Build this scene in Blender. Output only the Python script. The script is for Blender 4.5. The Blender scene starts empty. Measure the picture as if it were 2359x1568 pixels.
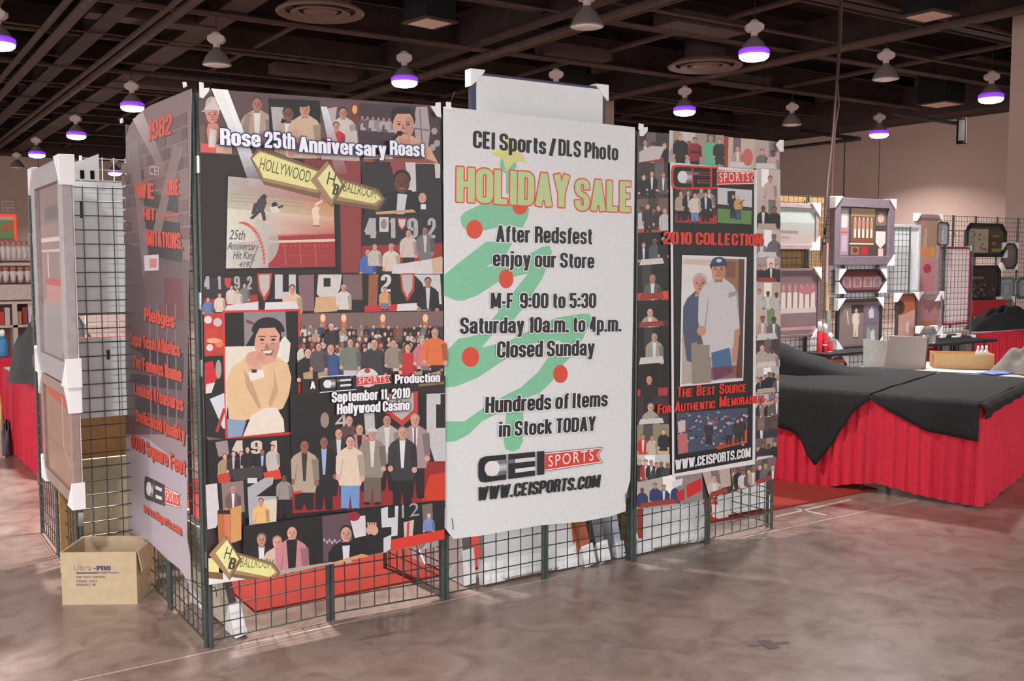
import bpy, bmesh, math, random
from mathutils import Vector, Matrix

SC = bpy.context.scene
C = SC.collection
random.seed(11)

# ------------------------------------------------------------------ camera
W, H = 2359, 1568
CAM = Vector((-1.2961, -4.4372, 1.7402))
YAW, PITCH, ROLL, FPX = 0.5837, -0.0783, -0.0014, 2320.4
_f = Vector((math.sin(YAW) * math.cos(PITCH), math.cos(YAW) * math.cos(PITCH), math.sin(PITCH)))
_r = Vector((math.cos(YAW), -math.sin(YAW), 0))
_u = _r.cross(_f)
_r, _u = math.cos(ROLL) * _r + math.sin(ROLL) * _u, -math.sin(ROLL) * _r + math.cos(ROLL) * _u
cd = bpy.data.cameras.new('camera')
cam = bpy.data.objects.new('camera', cd)
C.objects.link(cam)
cd.sensor_fit = 'HORIZONTAL'
cd.sensor_width = 36.0
cd.lens = FPX / W * 36.0
cd.clip_end = 200
cam.matrix_world = Matrix(((_r.x, _u.x, -_f.x, CAM.x), (_r.y, _u.y, -_f.y, CAM.y), (_r.z, _u.z, -_f.z, CAM.z), (0, 0, 0, 1)))
SC.camera = cam

# ------------------------------------------------------------------ world and exposure
SC.view_settings.view_transform = 'Standard'
SC.view_settings.look = 'None'
SC.view_settings.gamma = 1.0
SC.view_settings.use_curve_mapping = False
SC.view_settings.exposure = 1.3
wd = bpy.data.worlds.new('hall_air')
SC.world = wd
wd.use_nodes = True
wd.node_tree.nodes['Background'].inputs[0].default_value = (1.0, 0.985, 0.98, 1)
wd.node_tree.nodes['Background'].inputs[1].default_value = 1.05
LAMP_W = 125.0          # power of one lit ceiling lamp
LAMP_COL = (1.0, 0.965, 0.935)


# ------------------------------------------------------------------ measuring helpers
def ray(px, py):
    return _f + (px - W / 2) / FPX * _r - (py - H / 2) / FPX * _u


def on(px, py, p0, n):
    d = ray(px, py)
    t = (Vector(p0) - CAM).dot(n) / d.dot(n)
    return CAM + d * t


def onX(px, py, x): return on(px, py, (x, 0, 0), Vector((1, 0, 0)))
def onY(px, py, y): return on(px, py, (0, y, 0), Vector((0, 1, 0)))
def onZ(px, py, z): return on(px, py, (0, 0, z), Vector((0, 0, 1)))
def atD(px, py, d): return CAM + ray(px, py) * d


def lin(c):
    out = []
    for v in c[:3]:
        v = v / 255.0
        out.append(v / 12.92 if v <= 0.04045 else ((v + 0.055) / 1.055) ** 2.4)
    return tuple(out)


# ------------------------------------------------------------------ materials
MATS = {}


def mat(name, col, rough=0.6, metal=0.0, spec=0.4, noise=0.12, scale=30.0, emit=None, estr=0.0, bump=0.0, coat=0.0, alpha=1.0, trans=0.0):
    if name in MATS:
        return MATS[name]
    m = bpy.data.materials.new(name)
    m.use_nodes = True
    nt = m.node_tree
    b = nt.nodes['Principled BSDF']
    c = lin(col)
    b.inputs['Roughness'].default_value = rough
    b.inputs['Metallic'].default_value = metal
    b.inputs['Specular IOR Level'].default_value = spec
    b.inputs['Coat Weight'].default_value = coat
    b.inputs['Alpha'].default_value = alpha
    b.inputs['Transmission Weight'].default_value = trans
    tc = nt.nodes.new('ShaderNodeTexCoord')
    nz = nt.nodes.new('ShaderNodeTexNoise')
    nz.inputs['Scale'].default_value = scale
    nz.inputs['Detail'].default_value = 5
    nt.links.new(tc.outputs['Object'], nz.inputs['Vector'])
    cr = nt.nodes.new('ShaderNodeValToRGB')
    cr.color_ramp.elements[0].position = 0.3
    cr.color_ramp.elements[1].position = 0.7
    cr.color_ramp.elements[0].color = (*[v * (1 - noise) for v in c], 1)
    cr.color_ramp.elements[1].color = (*[min(1, v * (1 + noise)) for v in c], 1)
    nt.links.new(nz.outputs['Fac'], cr.inputs['Fac'])
    nt.links.new(cr.outputs['Color'], b.inputs['Base Color'])
    if bump:
        bp = nt.nodes.new('ShaderNodeBump')
        bp.inputs['Strength'].default_value = bump
        bp.inputs['Distance'].default_value = 0.01
        nt.links.new(nz.outputs['Fac'], bp.inputs['Height'])
        nt.links.new(bp.outputs['Normal'], b.inputs['Normal'])
    if emit:
        b.inputs['Emission Color'].default_value = (*lin(emit), 1)
        b.inputs['Emission Strength'].default_value = estr
    MATS[name] = m
    return m


def print_mat(name, rough, coat=0.0, spec=0.4):
    """ink on vinyl or paper: colour comes from the printed shapes, alpha lets a printed light beam show what lies under it"""
    m = bpy.data.materials.new(name)
    m.use_nodes = True
    nt = m.node_tree
    b = nt.nodes['Principled BSDF']
    b.inputs['Roughness'].default_value = rough
    b.inputs['Specular IOR Level'].default_value = spec
    b.inputs['Coat Weight'].default_value = coat
    b.inputs['Coat Roughness'].default_value = 0.25
    at = nt.nodes.new('ShaderNodeAttribute')
    at.attribute_name = 'Ink'
    tc = nt.nodes.new('ShaderNodeTexCoord')
    nz = nt.nodes.new('ShaderNodeTexNoise')
    nz.inputs['Scale'].default_value = 55
    nz.inputs['Detail'].default_value = 6
    nt.links.new(tc.outputs['Object'], nz.inputs['Vector'])
    mr = nt.nodes.new('ShaderNodeMapRange')
    mr.inputs['To Min'].default_value = 0.84
    mr.inputs['To Max'].default_value = 1.1
    nt.links.new(nz.outputs['Fac'], mr.inputs['Value'])
    vm = nt.nodes.new('ShaderNodeVectorMath')
    vm.operation = 'SCALE'
    nt.links.new(at.outputs['Color'], vm.inputs[0])
    nt.links.new(mr.outputs['Result'], vm.inputs['Scale'])
    nt.links.new(vm.outputs['Vector'], b.inputs['Base Color'])
    nt.links.new(at.outputs['Alpha'], b.inputs['Alpha'])
    return m


M_VINYL = print_mat('printed_vinyl', 0.45, 0.08)
M_PAPER = print_mat('printed_paper', 0.3, 0.2)
M_CARDPRINT = print_mat('printed_cardboard', 0.75)
M_GRID = mat('dark_grid_wire', (70, 78, 76), 0.35, 0.35, 0.5, 0.15, 40)
M_CHROME = mat('chrome_wire', (205, 205, 208), 0.2, 0.9, 0.5, 0.05)
M_WHITE = mat('white_card', (226, 224, 226), 0.55, 0, 0.4, 0.03, 12)
M_WHITEPL = mat('white_plastic', (235, 233, 236), 0.4, 0, 0.5, 0.03, 12)
M_CARD = mat('corrugated_cardboard', (190, 168, 138), 0.8, 0, 0.2, 0.07, 25)
M_TAN = mat('brown_kraft_board', (160, 124, 84), 0.8, 0, 0.2, 0.12, 18)
M_RED = mat('red_table_skirt', (200, 36, 58), 0.7, 0, 0.3, 0.12, 35)
M_BLACK = mat('black_cloth', (38, 37, 38), 0.85, 0, 0.25, 0.25, 60, bump=0.15)
M_CARPET = mat('red_carpet_pile', (152, 58, 50), 0.95, 0, 0.1, 0.25, 220, bump=0.6)
M_DARKWOOD = mat('dark_frame', (44, 36, 38), 0.35, 0, 0.5, 0.15, 30)
M_STEEL = mat('painted_dark_steel', (58, 41, 38), 0.75, 0.0, 0.3, 0.3, 3)
M_DUCT = mat('painted_duct', (72, 51, 46), 0.7, 0.0, 0.3, 0.25, 4)
M_LAMPGREY = mat('lamp_grey_enamel', (122, 108, 104), 0.45, 0, 0.5, 0.08)
M_BALLAST = mat('lamp_white_enamel', (190, 168, 162), 0.5, 0, 0.5, 0.06)
M_LENS_OFF = mat('lamp_lens_unlit', (215, 200, 196), 0.3, 0, 0.5, 0.05)
M_LENS_ON = mat('lamp_lens_lit', (255, 255, 255), 0.3, 0, 0.5, 0.0, emit=(255, 250, 246), estr=14.0)
M_FRINGE_ON = mat('lamp_fringe_glow', (150, 90, 200), 0.3, 0, 0.5, 0.0, emit=(120, 45, 200), estr=.5)  # violet glow imitating colour fringing around a lit lamp, no real lamp part


# ------------------------------------------------------------------ mesh helpers
class MB:
    def __init__(s):
        s.v, s.f = [], []

    def add(s, vs, fs):
        o = len(s.v)
        s.v += [tuple(p) for p in vs]
        s.f += [tuple(i + o for i in q) for q in fs]
        return s

    def box(s, a, b):
        x0, y0, z0 = a
        x1, y1, z1 = b
        return s.add([(x0, y0, z0), (x1, y0, z0), (x1, y1, z0), (x0, y1, z0), (x0, y0, z1), (x1, y0, z1), (x1, y1, z1), (x0, y1, z1)],
                     [(0, 3, 2, 1), (4, 5, 6, 7), (0, 1, 5, 4), (1, 2, 6, 5), (2, 3, 7, 6), (3, 0, 4, 7)])

    def tube(s, a, b, r, n=6, r2=None):
        a, b = Vector(a), Vector(b)
        d = (b - a).normalized()
        x = d.orthogonal().normalized()
        y = d.cross(x)
        r2 = r if r2 is None else r2
        vs = []
        for k in range(n):
            t = 2 * math.pi * (k + .5) / n
            q = x * math.cos(t) + y * math.sin(t)
            vs.append(a + q * r)
            vs.append(b + q * r2)
        fs = [(2 * k, (2 * k + 2) % (2 * n), (2 * k + 3) % (2 * n), 2 * k + 1) for k in range(n)]
        fs += [tuple(range(2 * n - 2, -1, -2)), tuple(range(1, 2 * n, 2))]
        return s.add(vs, fs)

    def path(s, pts, r, n=6):
        for a, b in zip(pts, pts[1:]):
            s.tube(a, b, r, n)
        return s

    def lathe(s, prof, n=24, c=(0, 0, 0), caps=True):
        vs, fs = [], []
        for (r, z) in prof:
            for k in range(n):
                t = 2 * math.pi * k / n
                vs.append((c[0] + r * math.cos(t), c[1] + r * math.sin(t), c[2] + z))
        for i in range(len(prof) - 1):
            for k in range(n):
                fs.append((i * n + k, i * n + (k + 1) % n, (i + 1) * n + (k + 1) % n, (i + 1) * n + k))
        if caps:
            fs.append(tuple(range(n - 1, -1, -1)))
            fs.append(tuple((len(prof) - 1) * n + k for k in range(n)))
        return s.add(vs, fs)

    def prism(s, poly, y0, y1):
        """outline in x,z pushed from y0 to y1"""
        n = len(poly)
        vs = [(x, y0, z) for x, z in poly] + [(x, y1, z) for x, z in poly]
        fs = [tuple(range(n)), tuple(range(2 * n - 1, n - 1, -1))]
        fs += [(k, n + k, n + (k + 1) % n, (k + 1) % n) for k in range(n)]
        return s.add(vs, fs)

    def ring(s, outer, inner, y0, y1):
        n = len(outer)
        vs = [(x, y0, z) for x, z in outer] + [(x, y0, z) for x, z in inner] + [(x, y1, z) for x, z in outer] + [(x, y1, z) for x, z in inner]
        fs = []
        for k in range(n):
            j = (k + 1) % n
            fs += [(k, j, n + j, n + k), (2 * n + j, 2 * n + k, 3 * n + k, 3 * n + j), (j, k, 2 * n + k, 2 * n + j), (n + k, n + j, 3 * n + j, 3 * n + k)]
        return s.add(vs, fs)

    def grid(s, fn, nu, nv):
        vs = [fn(i / nu, j / nv) for j in range(nv + 1) for i in range(nu + 1)]
        fs = [(j * (nu + 1) + i, j * (nu + 1) + i + 1, (j + 1) * (nu + 1) + i + 1, (j + 1) * (nu + 1) + i) for j in range(nv) for i in range(nu)]
        return s.add(vs, fs)

    def build(s, name, m, parent=None, smooth=False, bevel=0.0, solid=0.0):
        me = bpy.data.meshes.new(name)
        me.from_pydata(s.v, [], s.f)
        me.validate()
        me.update()
        if smooth:
            me.polygons.foreach_set('use_smooth', [True] * len(me.polygons))
        me.materials.append(m)
        o = bpy.data.objects.new(name, me)
        C.objects.link(o)
        if parent:
            o.parent = parent
        if solid:
            md = o.modifiers.new('thick', 'SOLIDIFY')
            md.thickness = solid
            md.offset = 0
        if bevel:
            md = o.modifiers.new('edge', 'BEVEL')
            md.width = bevel
            md.segments = 2
            md.limit_method = 'ANGLE'
        return o


def tag(o, label, cat, group=None):
    o['label'] = label
    o['category'] = cat
    if group:
        o['group'] = group
    return o


def thing(name, label, cat, loc=(0, 0, 0), rz=0.0, group=None):
    o = bpy.data.objects.new(name, None)
    o.empty_display_size = 0.1
    C.objects.link(o)
    o.location = loc
    o.rotation_euler = (0, 0, rz)
    return tag(o, label, cat, group)


def struct(o):
    o['kind'] = 'structure'
    return o


def dup(root, loc, rz, label=None, group=None):
    r = root.copy()
    C.objects.link(r)
    r.location = loc
    r.rotation_euler = (0, 0, rz)
    if label:
        r['label'] = label
    if group:
        r['group'] = group
    for ch in list(root.children):
        c = ch.copy()
        C.objects.link(c)
        c.parent = r
        for g in ch.children:
            d = g.copy()
            C.objects.link(d)
            d.parent = c
    return r


# ------------------------------------------------------------------ printing: coloured shapes lying on a sheet
_TXT = {}


def glyphs(s, off, shear, space):
    key = (s, off, shear, space)
    if key in _TXT:
        return _TXT[key]
    cu = bpy.data.curves.new('t', 'FONT')
    cu.body = s
    cu.size = 1.0
    cu.resolution_u = 3
    cu.offset = off
    cu.shear = shear
    cu.space_character = space
    o = bpy.data.objects.new('t', cu)
    C.objects.link(o)
    dg = bpy.context.evaluated_depsgraph_get()
    dg.update()
    me = bpy.data.meshes.new_from_object(o.evaluated_get(dg))
    vs = [(v.co.x, v.co.y) for v in me.vertices]
    fs = [tuple(p.vertices) for p in me.polygons]
    bpy.data.objects.remove(o)
    bpy.data.curves.remove(cu)
    bpy.data.meshes.remove(me)
    xs = [v[0] for v in vs]
    _TXT[key] = (vs, fs, min(xs), max(xs))
    return _TXT[key]


_hv = glyphs('H', 0, 0, 1)[0]
CAPH = max(v[1] for v in _hv)
STEP = 1.4e-5


# a heavy condensed poster face drawn with an elliptical pen: strokes as (x, y[, corner radius]); capitals are 1 high
def _bowl(x0, y0, x1, y1, r):
    m = (y0 + y1) / 2
    return [(x0, m), (x0, y1, r), (x1, y1, r), (x1, y0, r), (x0, y0, r), (x0, m)]


_T, _B, _X, _R, _Q = .925, .075, .695, .17, .14
BLOCK = {
    'A': (.42, [[(0, 0), (.21, 1)], [(.42, 0), (.21, 1)], [(.1, .27), (.32, .27)]]),
    'B': (.38, [[(0, 0), (0, 1)], [(0, _T), (.36, _T, _R), (.36, .53, _R), (0, .53)], [(0, .53), (.38, .53, _R), (.38, _B, _R), (0, _B)]]),
    'C': (.38, [[(.38, .62), (.38, _T, _R), (0, _T, _R), (0, _B, _R), (.38, _B, _R), (.38, .38)]]),
    'D': (.38, [[(0, 0), (0, 1)], [(0, _T), (.38, _T, _R), (.38, _B, _R), (0, _B)]]),
    'E': (.32, [[(0, 0), (0, 1)], [(0, _T), (.37, _T)], [(0, .52), (.33, .52)], [(0, _B), (.37, _B)]]),
    'F': (.31, [[(0, 0), (0, 1)], [(0, _T), (.37, _T)], [(0, .5), (.33, .5)]]),
    'G': (.38, [[(.38, .66), (.38, _T, _R), (0, _T, _R), (0, _B, _R), (.38, _B, _R), (.38, .47), (.2, .47)]]),
    'H': (.4, [[(0, 0), (0, 1)], [(.4, 0), (.4, 1)], [(0, .52), (.4, .52)]]),
    'I': (0, [[(0, 0), (0, 1)]]),
    'J': (.3, [[(.3, 1), (.3, _B, _R), (0, _B, _R), (0, .3)]]),
    'K': (.4, [[(0, 0), (0, 1)], [(.4, 1), (.06, .42)], [(.14, .56), (.42, 0)]]),
    'L': (.3, [[(0, 0), (0, 1)], [(0, _B), (.36, _B)]]),
    'M': (.56, [[(0, 0), (0, 1)], [(.56, 0), (.56, 1)], [(.02, 1), (.28, .1)], [(.54, 1), (.28, .1)]]),
    'N': (.4, [[(0, 0), (0, 1)], [(.4, 0), (.4, 1)], [(.02, 1), (.38, 0)]]),
    'O': (.38, [_bowl(0, _B, .38, _T, _R)]),
    'P': (.36, [[(0, 0), (0, 1)], [(0, _T), (.36, _T, _R), (.36, .43, _R), (0, .43)]]),
    'Q': (.38, [_bowl(0, _B, .38, _T, _R), [(.24, .2), (.46, -.06)]]),
    'R': (.38, [[(0, 0), (0, 1)], [(0, _T), (.37, _T, _R), (.37, .5, _R), (0, .5)], [(.16, .48), (.38, .44, .1), (.38, 0)]]),
    'S': (.38, [[(.38, .68), (.38, _T, _R), (0, _T, _R), (0, .57, .14), (.38, .43, .14), (.38, _B, _R), (0, _B, _R), (0, .32)]]),
    'T': (.3, [[(-.09, _T), (.39, _T)], [(.15, 0), (.15, .95)]]),
    'U': (.38, [[(0, 1), (0, _B, _R), (.38, _B, _R), (.38, 1)]]),
    'V': (.4, [[(0, 1), (.2, 0)], [(.4, 1), (.2, 0)]]),
    'W': (.64, [[(0, 1), (.16, 0)], [(.16, 0), (.32, .95)], [(.32, .95), (.48, 0)], [(.48, 0), (.64, 1)]]),
    'X': (.4, [[(0, 1), (.4, 0)], [(.4, 1), (0, 0)]]),
    'Y': (.4, [[(0, 1), (.2, .4)], [(.4, 1), (.2, .4)], [(.2, 0), (.2, .45)]]),
    'Z': (.34, [[(-.06, _T), (.38, _T)], [(.34, .9), (0, .1)], [(-.06, _B), (.4, _B)]]),
    'a': (.33, [[(0, .5), (0, _X, _Q), (.33, _X, _Q), (.33, 0)], [(.33, .42), (0, .38, .12), (0, _B, .12), (.33, .1)]]),
    'b': (.34, [[(0, 0), (0, 1)], [(0, _X), (.34, _X, _Q), (.34, _B, _Q), (0, _B)]]),
    'c': (.32, [[(.32, .48), (.32, _X, _Q), (0, _X, _Q), (0, _B, _Q), (.32, _B, _Q), (.32, .29)]]),
    'd': (.34, [[(.34, 0), (.34, 1)], [(.34, _X), (0, _X, _Q), (0, _B, _Q), (.34, _B)]]),
    'e': (.33, [[(0, .38), (.33, .38), (.33, _X, _Q), (0, _X, _Q), (0, _B, _Q), (.33, _B, _Q), (.33, .25)]]),
    'f': (.16, [[(.08, 0), (.08, _T, .14), (.27, _T)], [(-.06, .7), (.26, .7)]]),
    'g': (.34, [[(.34, .77), (.34, -.16, _Q), (0, -.16, _Q), (0, -.05)], [(.34, _X), (0, _X, _Q), (0, .12, _Q), (.34, .12)]]),
    'h': (.34, [[(0, 0), (0, 1)], [(0, _X), (.34, _X, _Q), (.34, 0)]]),
    'i': (0, [[(0, 0), (0, .77)], [(0, .86), (0, 1)]]),
    'j': (.06, [[(.06, .77), (.06, -.16, .12), (-.1, -.16)], [(.06, .86), (.06, 1)]]),
    'k': (.34, [[(0, 0), (0, 1)], [(.34, .77), (.05, .36)], [(.12, .48), (.36, 0)]]),
    'l': (0, [[(0, 0), (0, 1)]]),
    'm': (.64, [[(0, 0), (0, .77)], [(0, _X), (.32, _X, _Q), (.32, 0)], [(.32, _X), (.64, _X, _Q), (.64, 0)]]),
    'n': (.34, [[(0, 0), (0, .77)], [(0, _X), (.34, _X, _Q), (.34, 0)]]),
    'o': (.34, [_bowl(0, _B, .34, _X, _Q)]),
    'p': (.34, [[(0, -.23), (0, .77)], [(0, _X), (.34, _X, _Q), (.34, _B, _Q), (0, _B)]]),
    'q': (.34, [[(.34, -.23), (.34, .77)], [(.34, _X), (0, _X, _Q), (0, _B, _Q), (.34, _B)]]),
    'r': (.17, [[(0, 0), (0, .77)], [(0, .55), (.05, _X, .1), (.27, _X)]]),
    's': (.31, [[(.31, .52), (.31, _X, _Q), (0, _X, _Q), (0, .44, .1), (.31, .34, .1), (.31, _B, _Q), (0, _B, _Q), (0, .25)]]),
    't': (.16, [[(.08, .94), (.08, _B, .13), (.27, _B)], [(-.06, .7), (.26, .7)]]),
    'u': (.34, [[(0, .77), (0, _B, _Q), (.34, _B)], [(.34, .77), (.34, 0)]]),
    'v': (.34, [[(0, .77), (.17, 0)], [(.34, .77), (.17, 0)]]),
    'w': (.52, [[(0, .77), (.13, 0)], [(.13, 0), (.26, .72)], [(.26, .72), (.39, 0)], [(.39, 0), (.52, .77)]]),
    'x': (.34, [[(0, .77), (.34, 0)], [(.34, .77), (0, 0)]]),
    'y': (.36, [[(0, .77), (.2, .02)], [(.36, .77), (.14, -.22)], [(.14, -.16), (-.02, -.16)]]),
    'z': (.3, [[(-.05, _X), (.33, _X)], [(.3, .66), (0, .1)], [(-.05, _B), (.34, _B)]]),
    '0': (.36, [_bowl(0, _B, .36, _T, _R)]),
    '1': (.14, [[(.14, 0), (.14, 1)], [(-.04, .8), (.14, .86)]]),
    '2': (.36, [[(0, .66), (0, _T, _R), (.36, _T, _R), (.36, .56, .12), (0, .2, .08), (0, _B), (.44, _B)]]),
    '3': (.36, [[(0, .7), (0, _T, _R), (.36, _T, _R), (.36, .53, .1), (.12, .52)], [(.12, .51), (.36, .5, .1), (.36, _B, _R), (0, _B, _R), (0, .3)]]),
    '4': (.34, [[(.28, 0), (.28, 1)], [(.24, 1), (0, .28)], [(-.06, .25), (.42, .25)]]),
    '5': (.36, [[(.42, _T), (.02, _T), (.02, .56), (.36, .6, _R), (.36, _B, _R), (0, _B, _R), (0, .28)]]),
    '6': (.36, [[(.36, .7), (.36, _T, _R), (0, _T, _R), (0, _B, _R), (.36, _B, _R), (.36, .53, .14), (.06, .53)]]),
    '7': (.34, [[(-.06, _T), (.4, _T)], [(.34, .9), (.1, 0)]]),
    '8': (.36, [_bowl(0, .52, .36, _T, .14), _bowl(0, _B, .36, .5, .14)]),
    '9': (.36, [[(.3, .45), (0, .45, .14), (0, _T, _R), (.36, _T, _R), (.36, _B, _R), (0, _B, _R), (0, .28)]]),
    '.': (0, [[(0, 0), (0, .17)]]), ',': (0, [[(0, .17), (0, 0), (-.06, -.14)]]), ':': (0, [[(0, .08), (0, .26)], [(0, .5), (0, .68)]]),
    '-': (.12, [[(-.08, .38), (.2, .38)]]), '/': (.2, [[(0, -.04), (.2, 1.04)]]), ' ': (.02, []),
}


def _rounded(pts):
    out = []
    n = len(pts)
    for k, p in enumerate(pts):
        r = p[2] if len(p) > 2 else 0
        if not r or k in (0, n - 1):
            out.append((p[0], p[1]))
            continue
        a, b = Vector(pts[k - 1][:2]), Vector(pts[k + 1][:2])
        c = Vector(p[:2])
        ra = min(r, (a - c).length * .5 if len(pts[k - 1]) > 2 else (a - c).length)
        rb = min(r, (b - c).length * .5 if len(pts[k + 1]) > 2 else (b - c).length)
        s, e = c + (a - c).normalized() * ra, c + (b - c).normalized() * rb
        for t in (0, .25, .5, .75, 1):
            q = s * (1 - t) ** 2 + c * 2 * t * (1 - t) + e * t * t
            out.append((q.x, q.y))
    return out


def block_glyphs(s, hx=.124, hy=.082, gap=.04):
    key = ('block', s, hx, hy)
    if key in _TXT:
        return _TXT[key]
    vs, fs, lay = [], [], []
    x = 0.0
    for ch in s:
        w, strokes = BLOCK.get(ch, BLOCK['o'])
        for si, st in enumerate(strokes):
            pts = _rounded(st)
            q = [Vector(p) for p in pts]
            n = len(q)
            closed = (q[0] - q[-1]).length < 1e-6
            o = len(vs)
            for k in range(n):
                d0 = (q[k] - q[k - 1]) if k else ((q[-1] - q[-2]) if closed else (q[1] - q[0]))
                d1 = (q[k + 1] - q[k]) if k < n - 1 else ((q[1] - q[0]) if closed else (q[-1] - q[-2]))
                d0, d1 = d0.normalized(), d1.normalized()
                n0 = Vector((-d0.y * hx, d0.x * hy))
                n1 = Vector((-d1.y * hx, d1.x * hy))
                if (d0 - d1).length < .9:
                    nn = (n0 + n1) / 2
                else:
                    nn = n0 + n1
                vs.append((x + q[k].x + nn.x, q[k].y + nn.y))
                vs.append((x + q[k].x - nn.x, q[k].y - nn.y))
            for k in range(n - 1):
                fs.append((o + 2 * k, o + 2 * k + 1, o + 2 * k + 3, o + 2 * k + 2))
                lay.append(si)
        x += (w + 2 * hx + gap) if ch != ' ' else .26
    xs = [v[0] for v in vs]
    _TXT[key] = (vs, fs, min(xs), max(xs), lay)
    return _TXT[key]



class Print:
    """sheet-local coordinates u (right), v (up); px maps photo measurements to them"""

    def __init__(s, px=None):
        s.v, s.f, s.c, s.n = [], [], [], 0
        s.clip = None
        s.px = px or (lambda x, y: (x, y))

    def set_clip(s, pts=None):
        """keep what follows inside this convex outline"""
        s.clip = [Vector(s.px(*p)) for p in pts] if pts else None

    def cut(s, q):
        c = s.clip
        area = sum(a.x * b.y - b.x * a.y for a, b in zip(c, c[1:] + c[:1]))
        for a, b in zip(c, c[1:] + c[:1]):
            if not q:
                break
            e = (b - a) * (1 if area > 0 else -1)
            side = [e.x * (p[1] - a.y) - e.y * (p[0] - a.x) for p in q]
            if min(side) >= 0:
                continue
            out = []
            for k in range(len(q)):
                j = (k + 1) % len(q)
                if side[k] >= 0:
                    out.append(q[k])
                if (side[k] >= 0) != (side[j] >= 0):
                    t = side[k] / (side[k] - side[j])
                    out.append((q[k][0] + (q[j][0] - q[k][0]) * t, q[k][1] + (q[j][1] - q[k][1]) * t))
            q = out
        return q

    def raw(s, pts, faces, cols):
        d = s.n * STEP
        o = len(s.v)
        s.v += [(u, -d, v) for u, v in pts]
        s.f += [tuple(i + o for i in q) for q in faces]
        s.c += cols

    def poly(s, pts, col, a=1.0, cols=None):
        s.n += 1
        q = [s.px(*p) for p in pts]
        if s.clip and not cols:
            q = s.cut(q)
            if len(q) < 3:
                return s
        if cols:
            cc = [(*lin(k), k[3] if len(k) > 3 else 1.0) for k in cols]
        else:
            cc = [(*lin(col), a)] * len(q)
        s.raw(q, [tuple(range(len(q)))], [cc])
        return s

    def rect(s, x0, y0, x1, y1, col, a=1.0):
        return s.poly([(x0, y0), (x1, y0), (x1, y1), (x0, y1)], col, a)

    def ell(s, cx, cy, rx, ry, col, n=18, t0=0, t1=2 * math.pi, a=1.0, rot=0.0):
        pts = []
        full = abs(t1 - t0 - 2 * math.pi) < 1e-6
        for k in range(n if full else n + 1):
            t = t0 + (t1 - t0) * k / n
            x, y = rx * math.cos(t), ry * math.sin(t)
            pts.append((cx + x * math.cos(rot) - y * math.sin(rot), cy + x * math.sin(rot) + y * math.cos(rot)))
        return s.poly(pts, col, a)

    def line(s, pts, w, col, a=1.0):
        for (x0, y0), (x1, y1) in zip(pts, pts[1:]):
            L = math.hypot(x1 - x0, y1 - y0) or 1
            nx, ny = -(y1 - y0) / L * w / 2, (x1 - x0) / L * w / 2
            s.poly([(x0 + nx, y0 + ny), (x1 + nx, y1 + ny), (x1 - nx, y1 - ny), (x0 - nx, y0 - ny)], col, a)
        return s

    def text(s, body, x0, y0, x1, h, col, y1=None, bold=0.0, out=None, ow=0.0, off=0.0, shear=0.0, space=1.0, a=1.0, top=None, vb=0.0):
        """baseline starts at (x0,y0) and ends at x1; h = height of a capital at the start (top: baseline y-h). y1 slopes the baseline"""
        lay = None
        if bold:
            vs, fs, xa, xb, lay = block_glyphs(body)
            if shear:
                vs = [(x + y * shear, y) for x, y in vs]
                xa, xb = min(v[0] for v in vs), max(v[0] for v in vs)
        else:
            vs, fs, xa, xb = glyphs(body, off, shear, space)
        bold = 0.0
        vb = 0.0
        A = Vector(s.px(x0, y0))
        T = Vector(s.px(x0, y0 - h))
        hh = (T - A).length
        if y1 is None:
            B = Vector((s.px(x1, y0)[0], A.y))
        else:
            B = Vector(s.px(x1, y1))
        U = (B - A)
        L = U.length
        U = U / L
        V = Vector((-U.y, U.x))
        if V.y < 0:
            V = -V
        sx, sy = L / (xb - xa), hh / (1.0 if lay else CAPH)

        def put(du, dv, c):
            s.n += 1
            q = [tuple(A + U * ((x - xa) * sx + du) + V * (y * sy + dv)) for x, y in vs]
            if lay:
                for k in range(max(lay) + 1):
                    ff = [f for f, l in zip(fs, lay) if l == k]
                    s.n += 1
                    s.raw(q, ff, [[(*lin(c), a)] * len(f) for f in ff])
            else:
                s.raw(q, fs, [[(*lin(c), a)] * len(f) for f in fs])
        if out:
            s.n += 2
            w = ow * hh
            for k in range(10):
                t = 2 * math.pi * k / 10
                for bb in ((-bold * hh, bold * hh) if bold else (0,)):
                    put(w * math.cos(t) + bb, w * math.sin(t), out)
        s.n += 2
        for bb in ((-bold, -bold * .5, 0, bold * .5, bold) if bold else (0,)):
            for dv in ((-vb, 0, vb) if vb else (0,)):
                put(bb * hh, dv * hh, col)
        return s

    def head(s, x, y, h, skin, hair, hat=None):
        """y = top of the head, h = its height"""
        s.ell(x, y + .37 * h, .375 * h, .38 * h, hair)
        s.ell(x, y + .56 * h, .33 * h, .44 * h, skin)
        if h > 15:
            dk = tuple(v * .72 for v in skin)
            s.ell(x + .17 * h, y + .6 * h, .14 * h, .34 * h, tuple(v * .9 for v in skin), 10)
            for sx in (-1, 1):
                s.ell(x + sx * .14 * h, y + .53 * h, .05 * h, .032 * h, (64, 46, 44), 8)
                s.rect(x + sx * .14 * h - .07 * h, y + .44 * h, x + sx * .14 * h + .07 * h, y + .463 * h, tuple(v * .45 for v in skin))
            s.poly([(x - .02 * h, y + .5 * h), (x + .06 * h, y + .7 * h), (x - .07 * h, y + .7 * h)], dk)
            s.ell(x, y + .81 * h, .13 * h, .035 * h, (170, 90, 88), 8)
        if hat:
            s.ell(x, y + .3 * h, .42 * h, .34 * h, hat, 14, math.pi, 2 * math.pi)
            s.poly([(x - .45 * h, y + .28 * h), (x + .1 * h, y + .28 * h), (x - .1 * h, y + .4 * h), (x - .6 * h, y + .4 * h)], tuple(v * .85 for v in hat))

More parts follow.
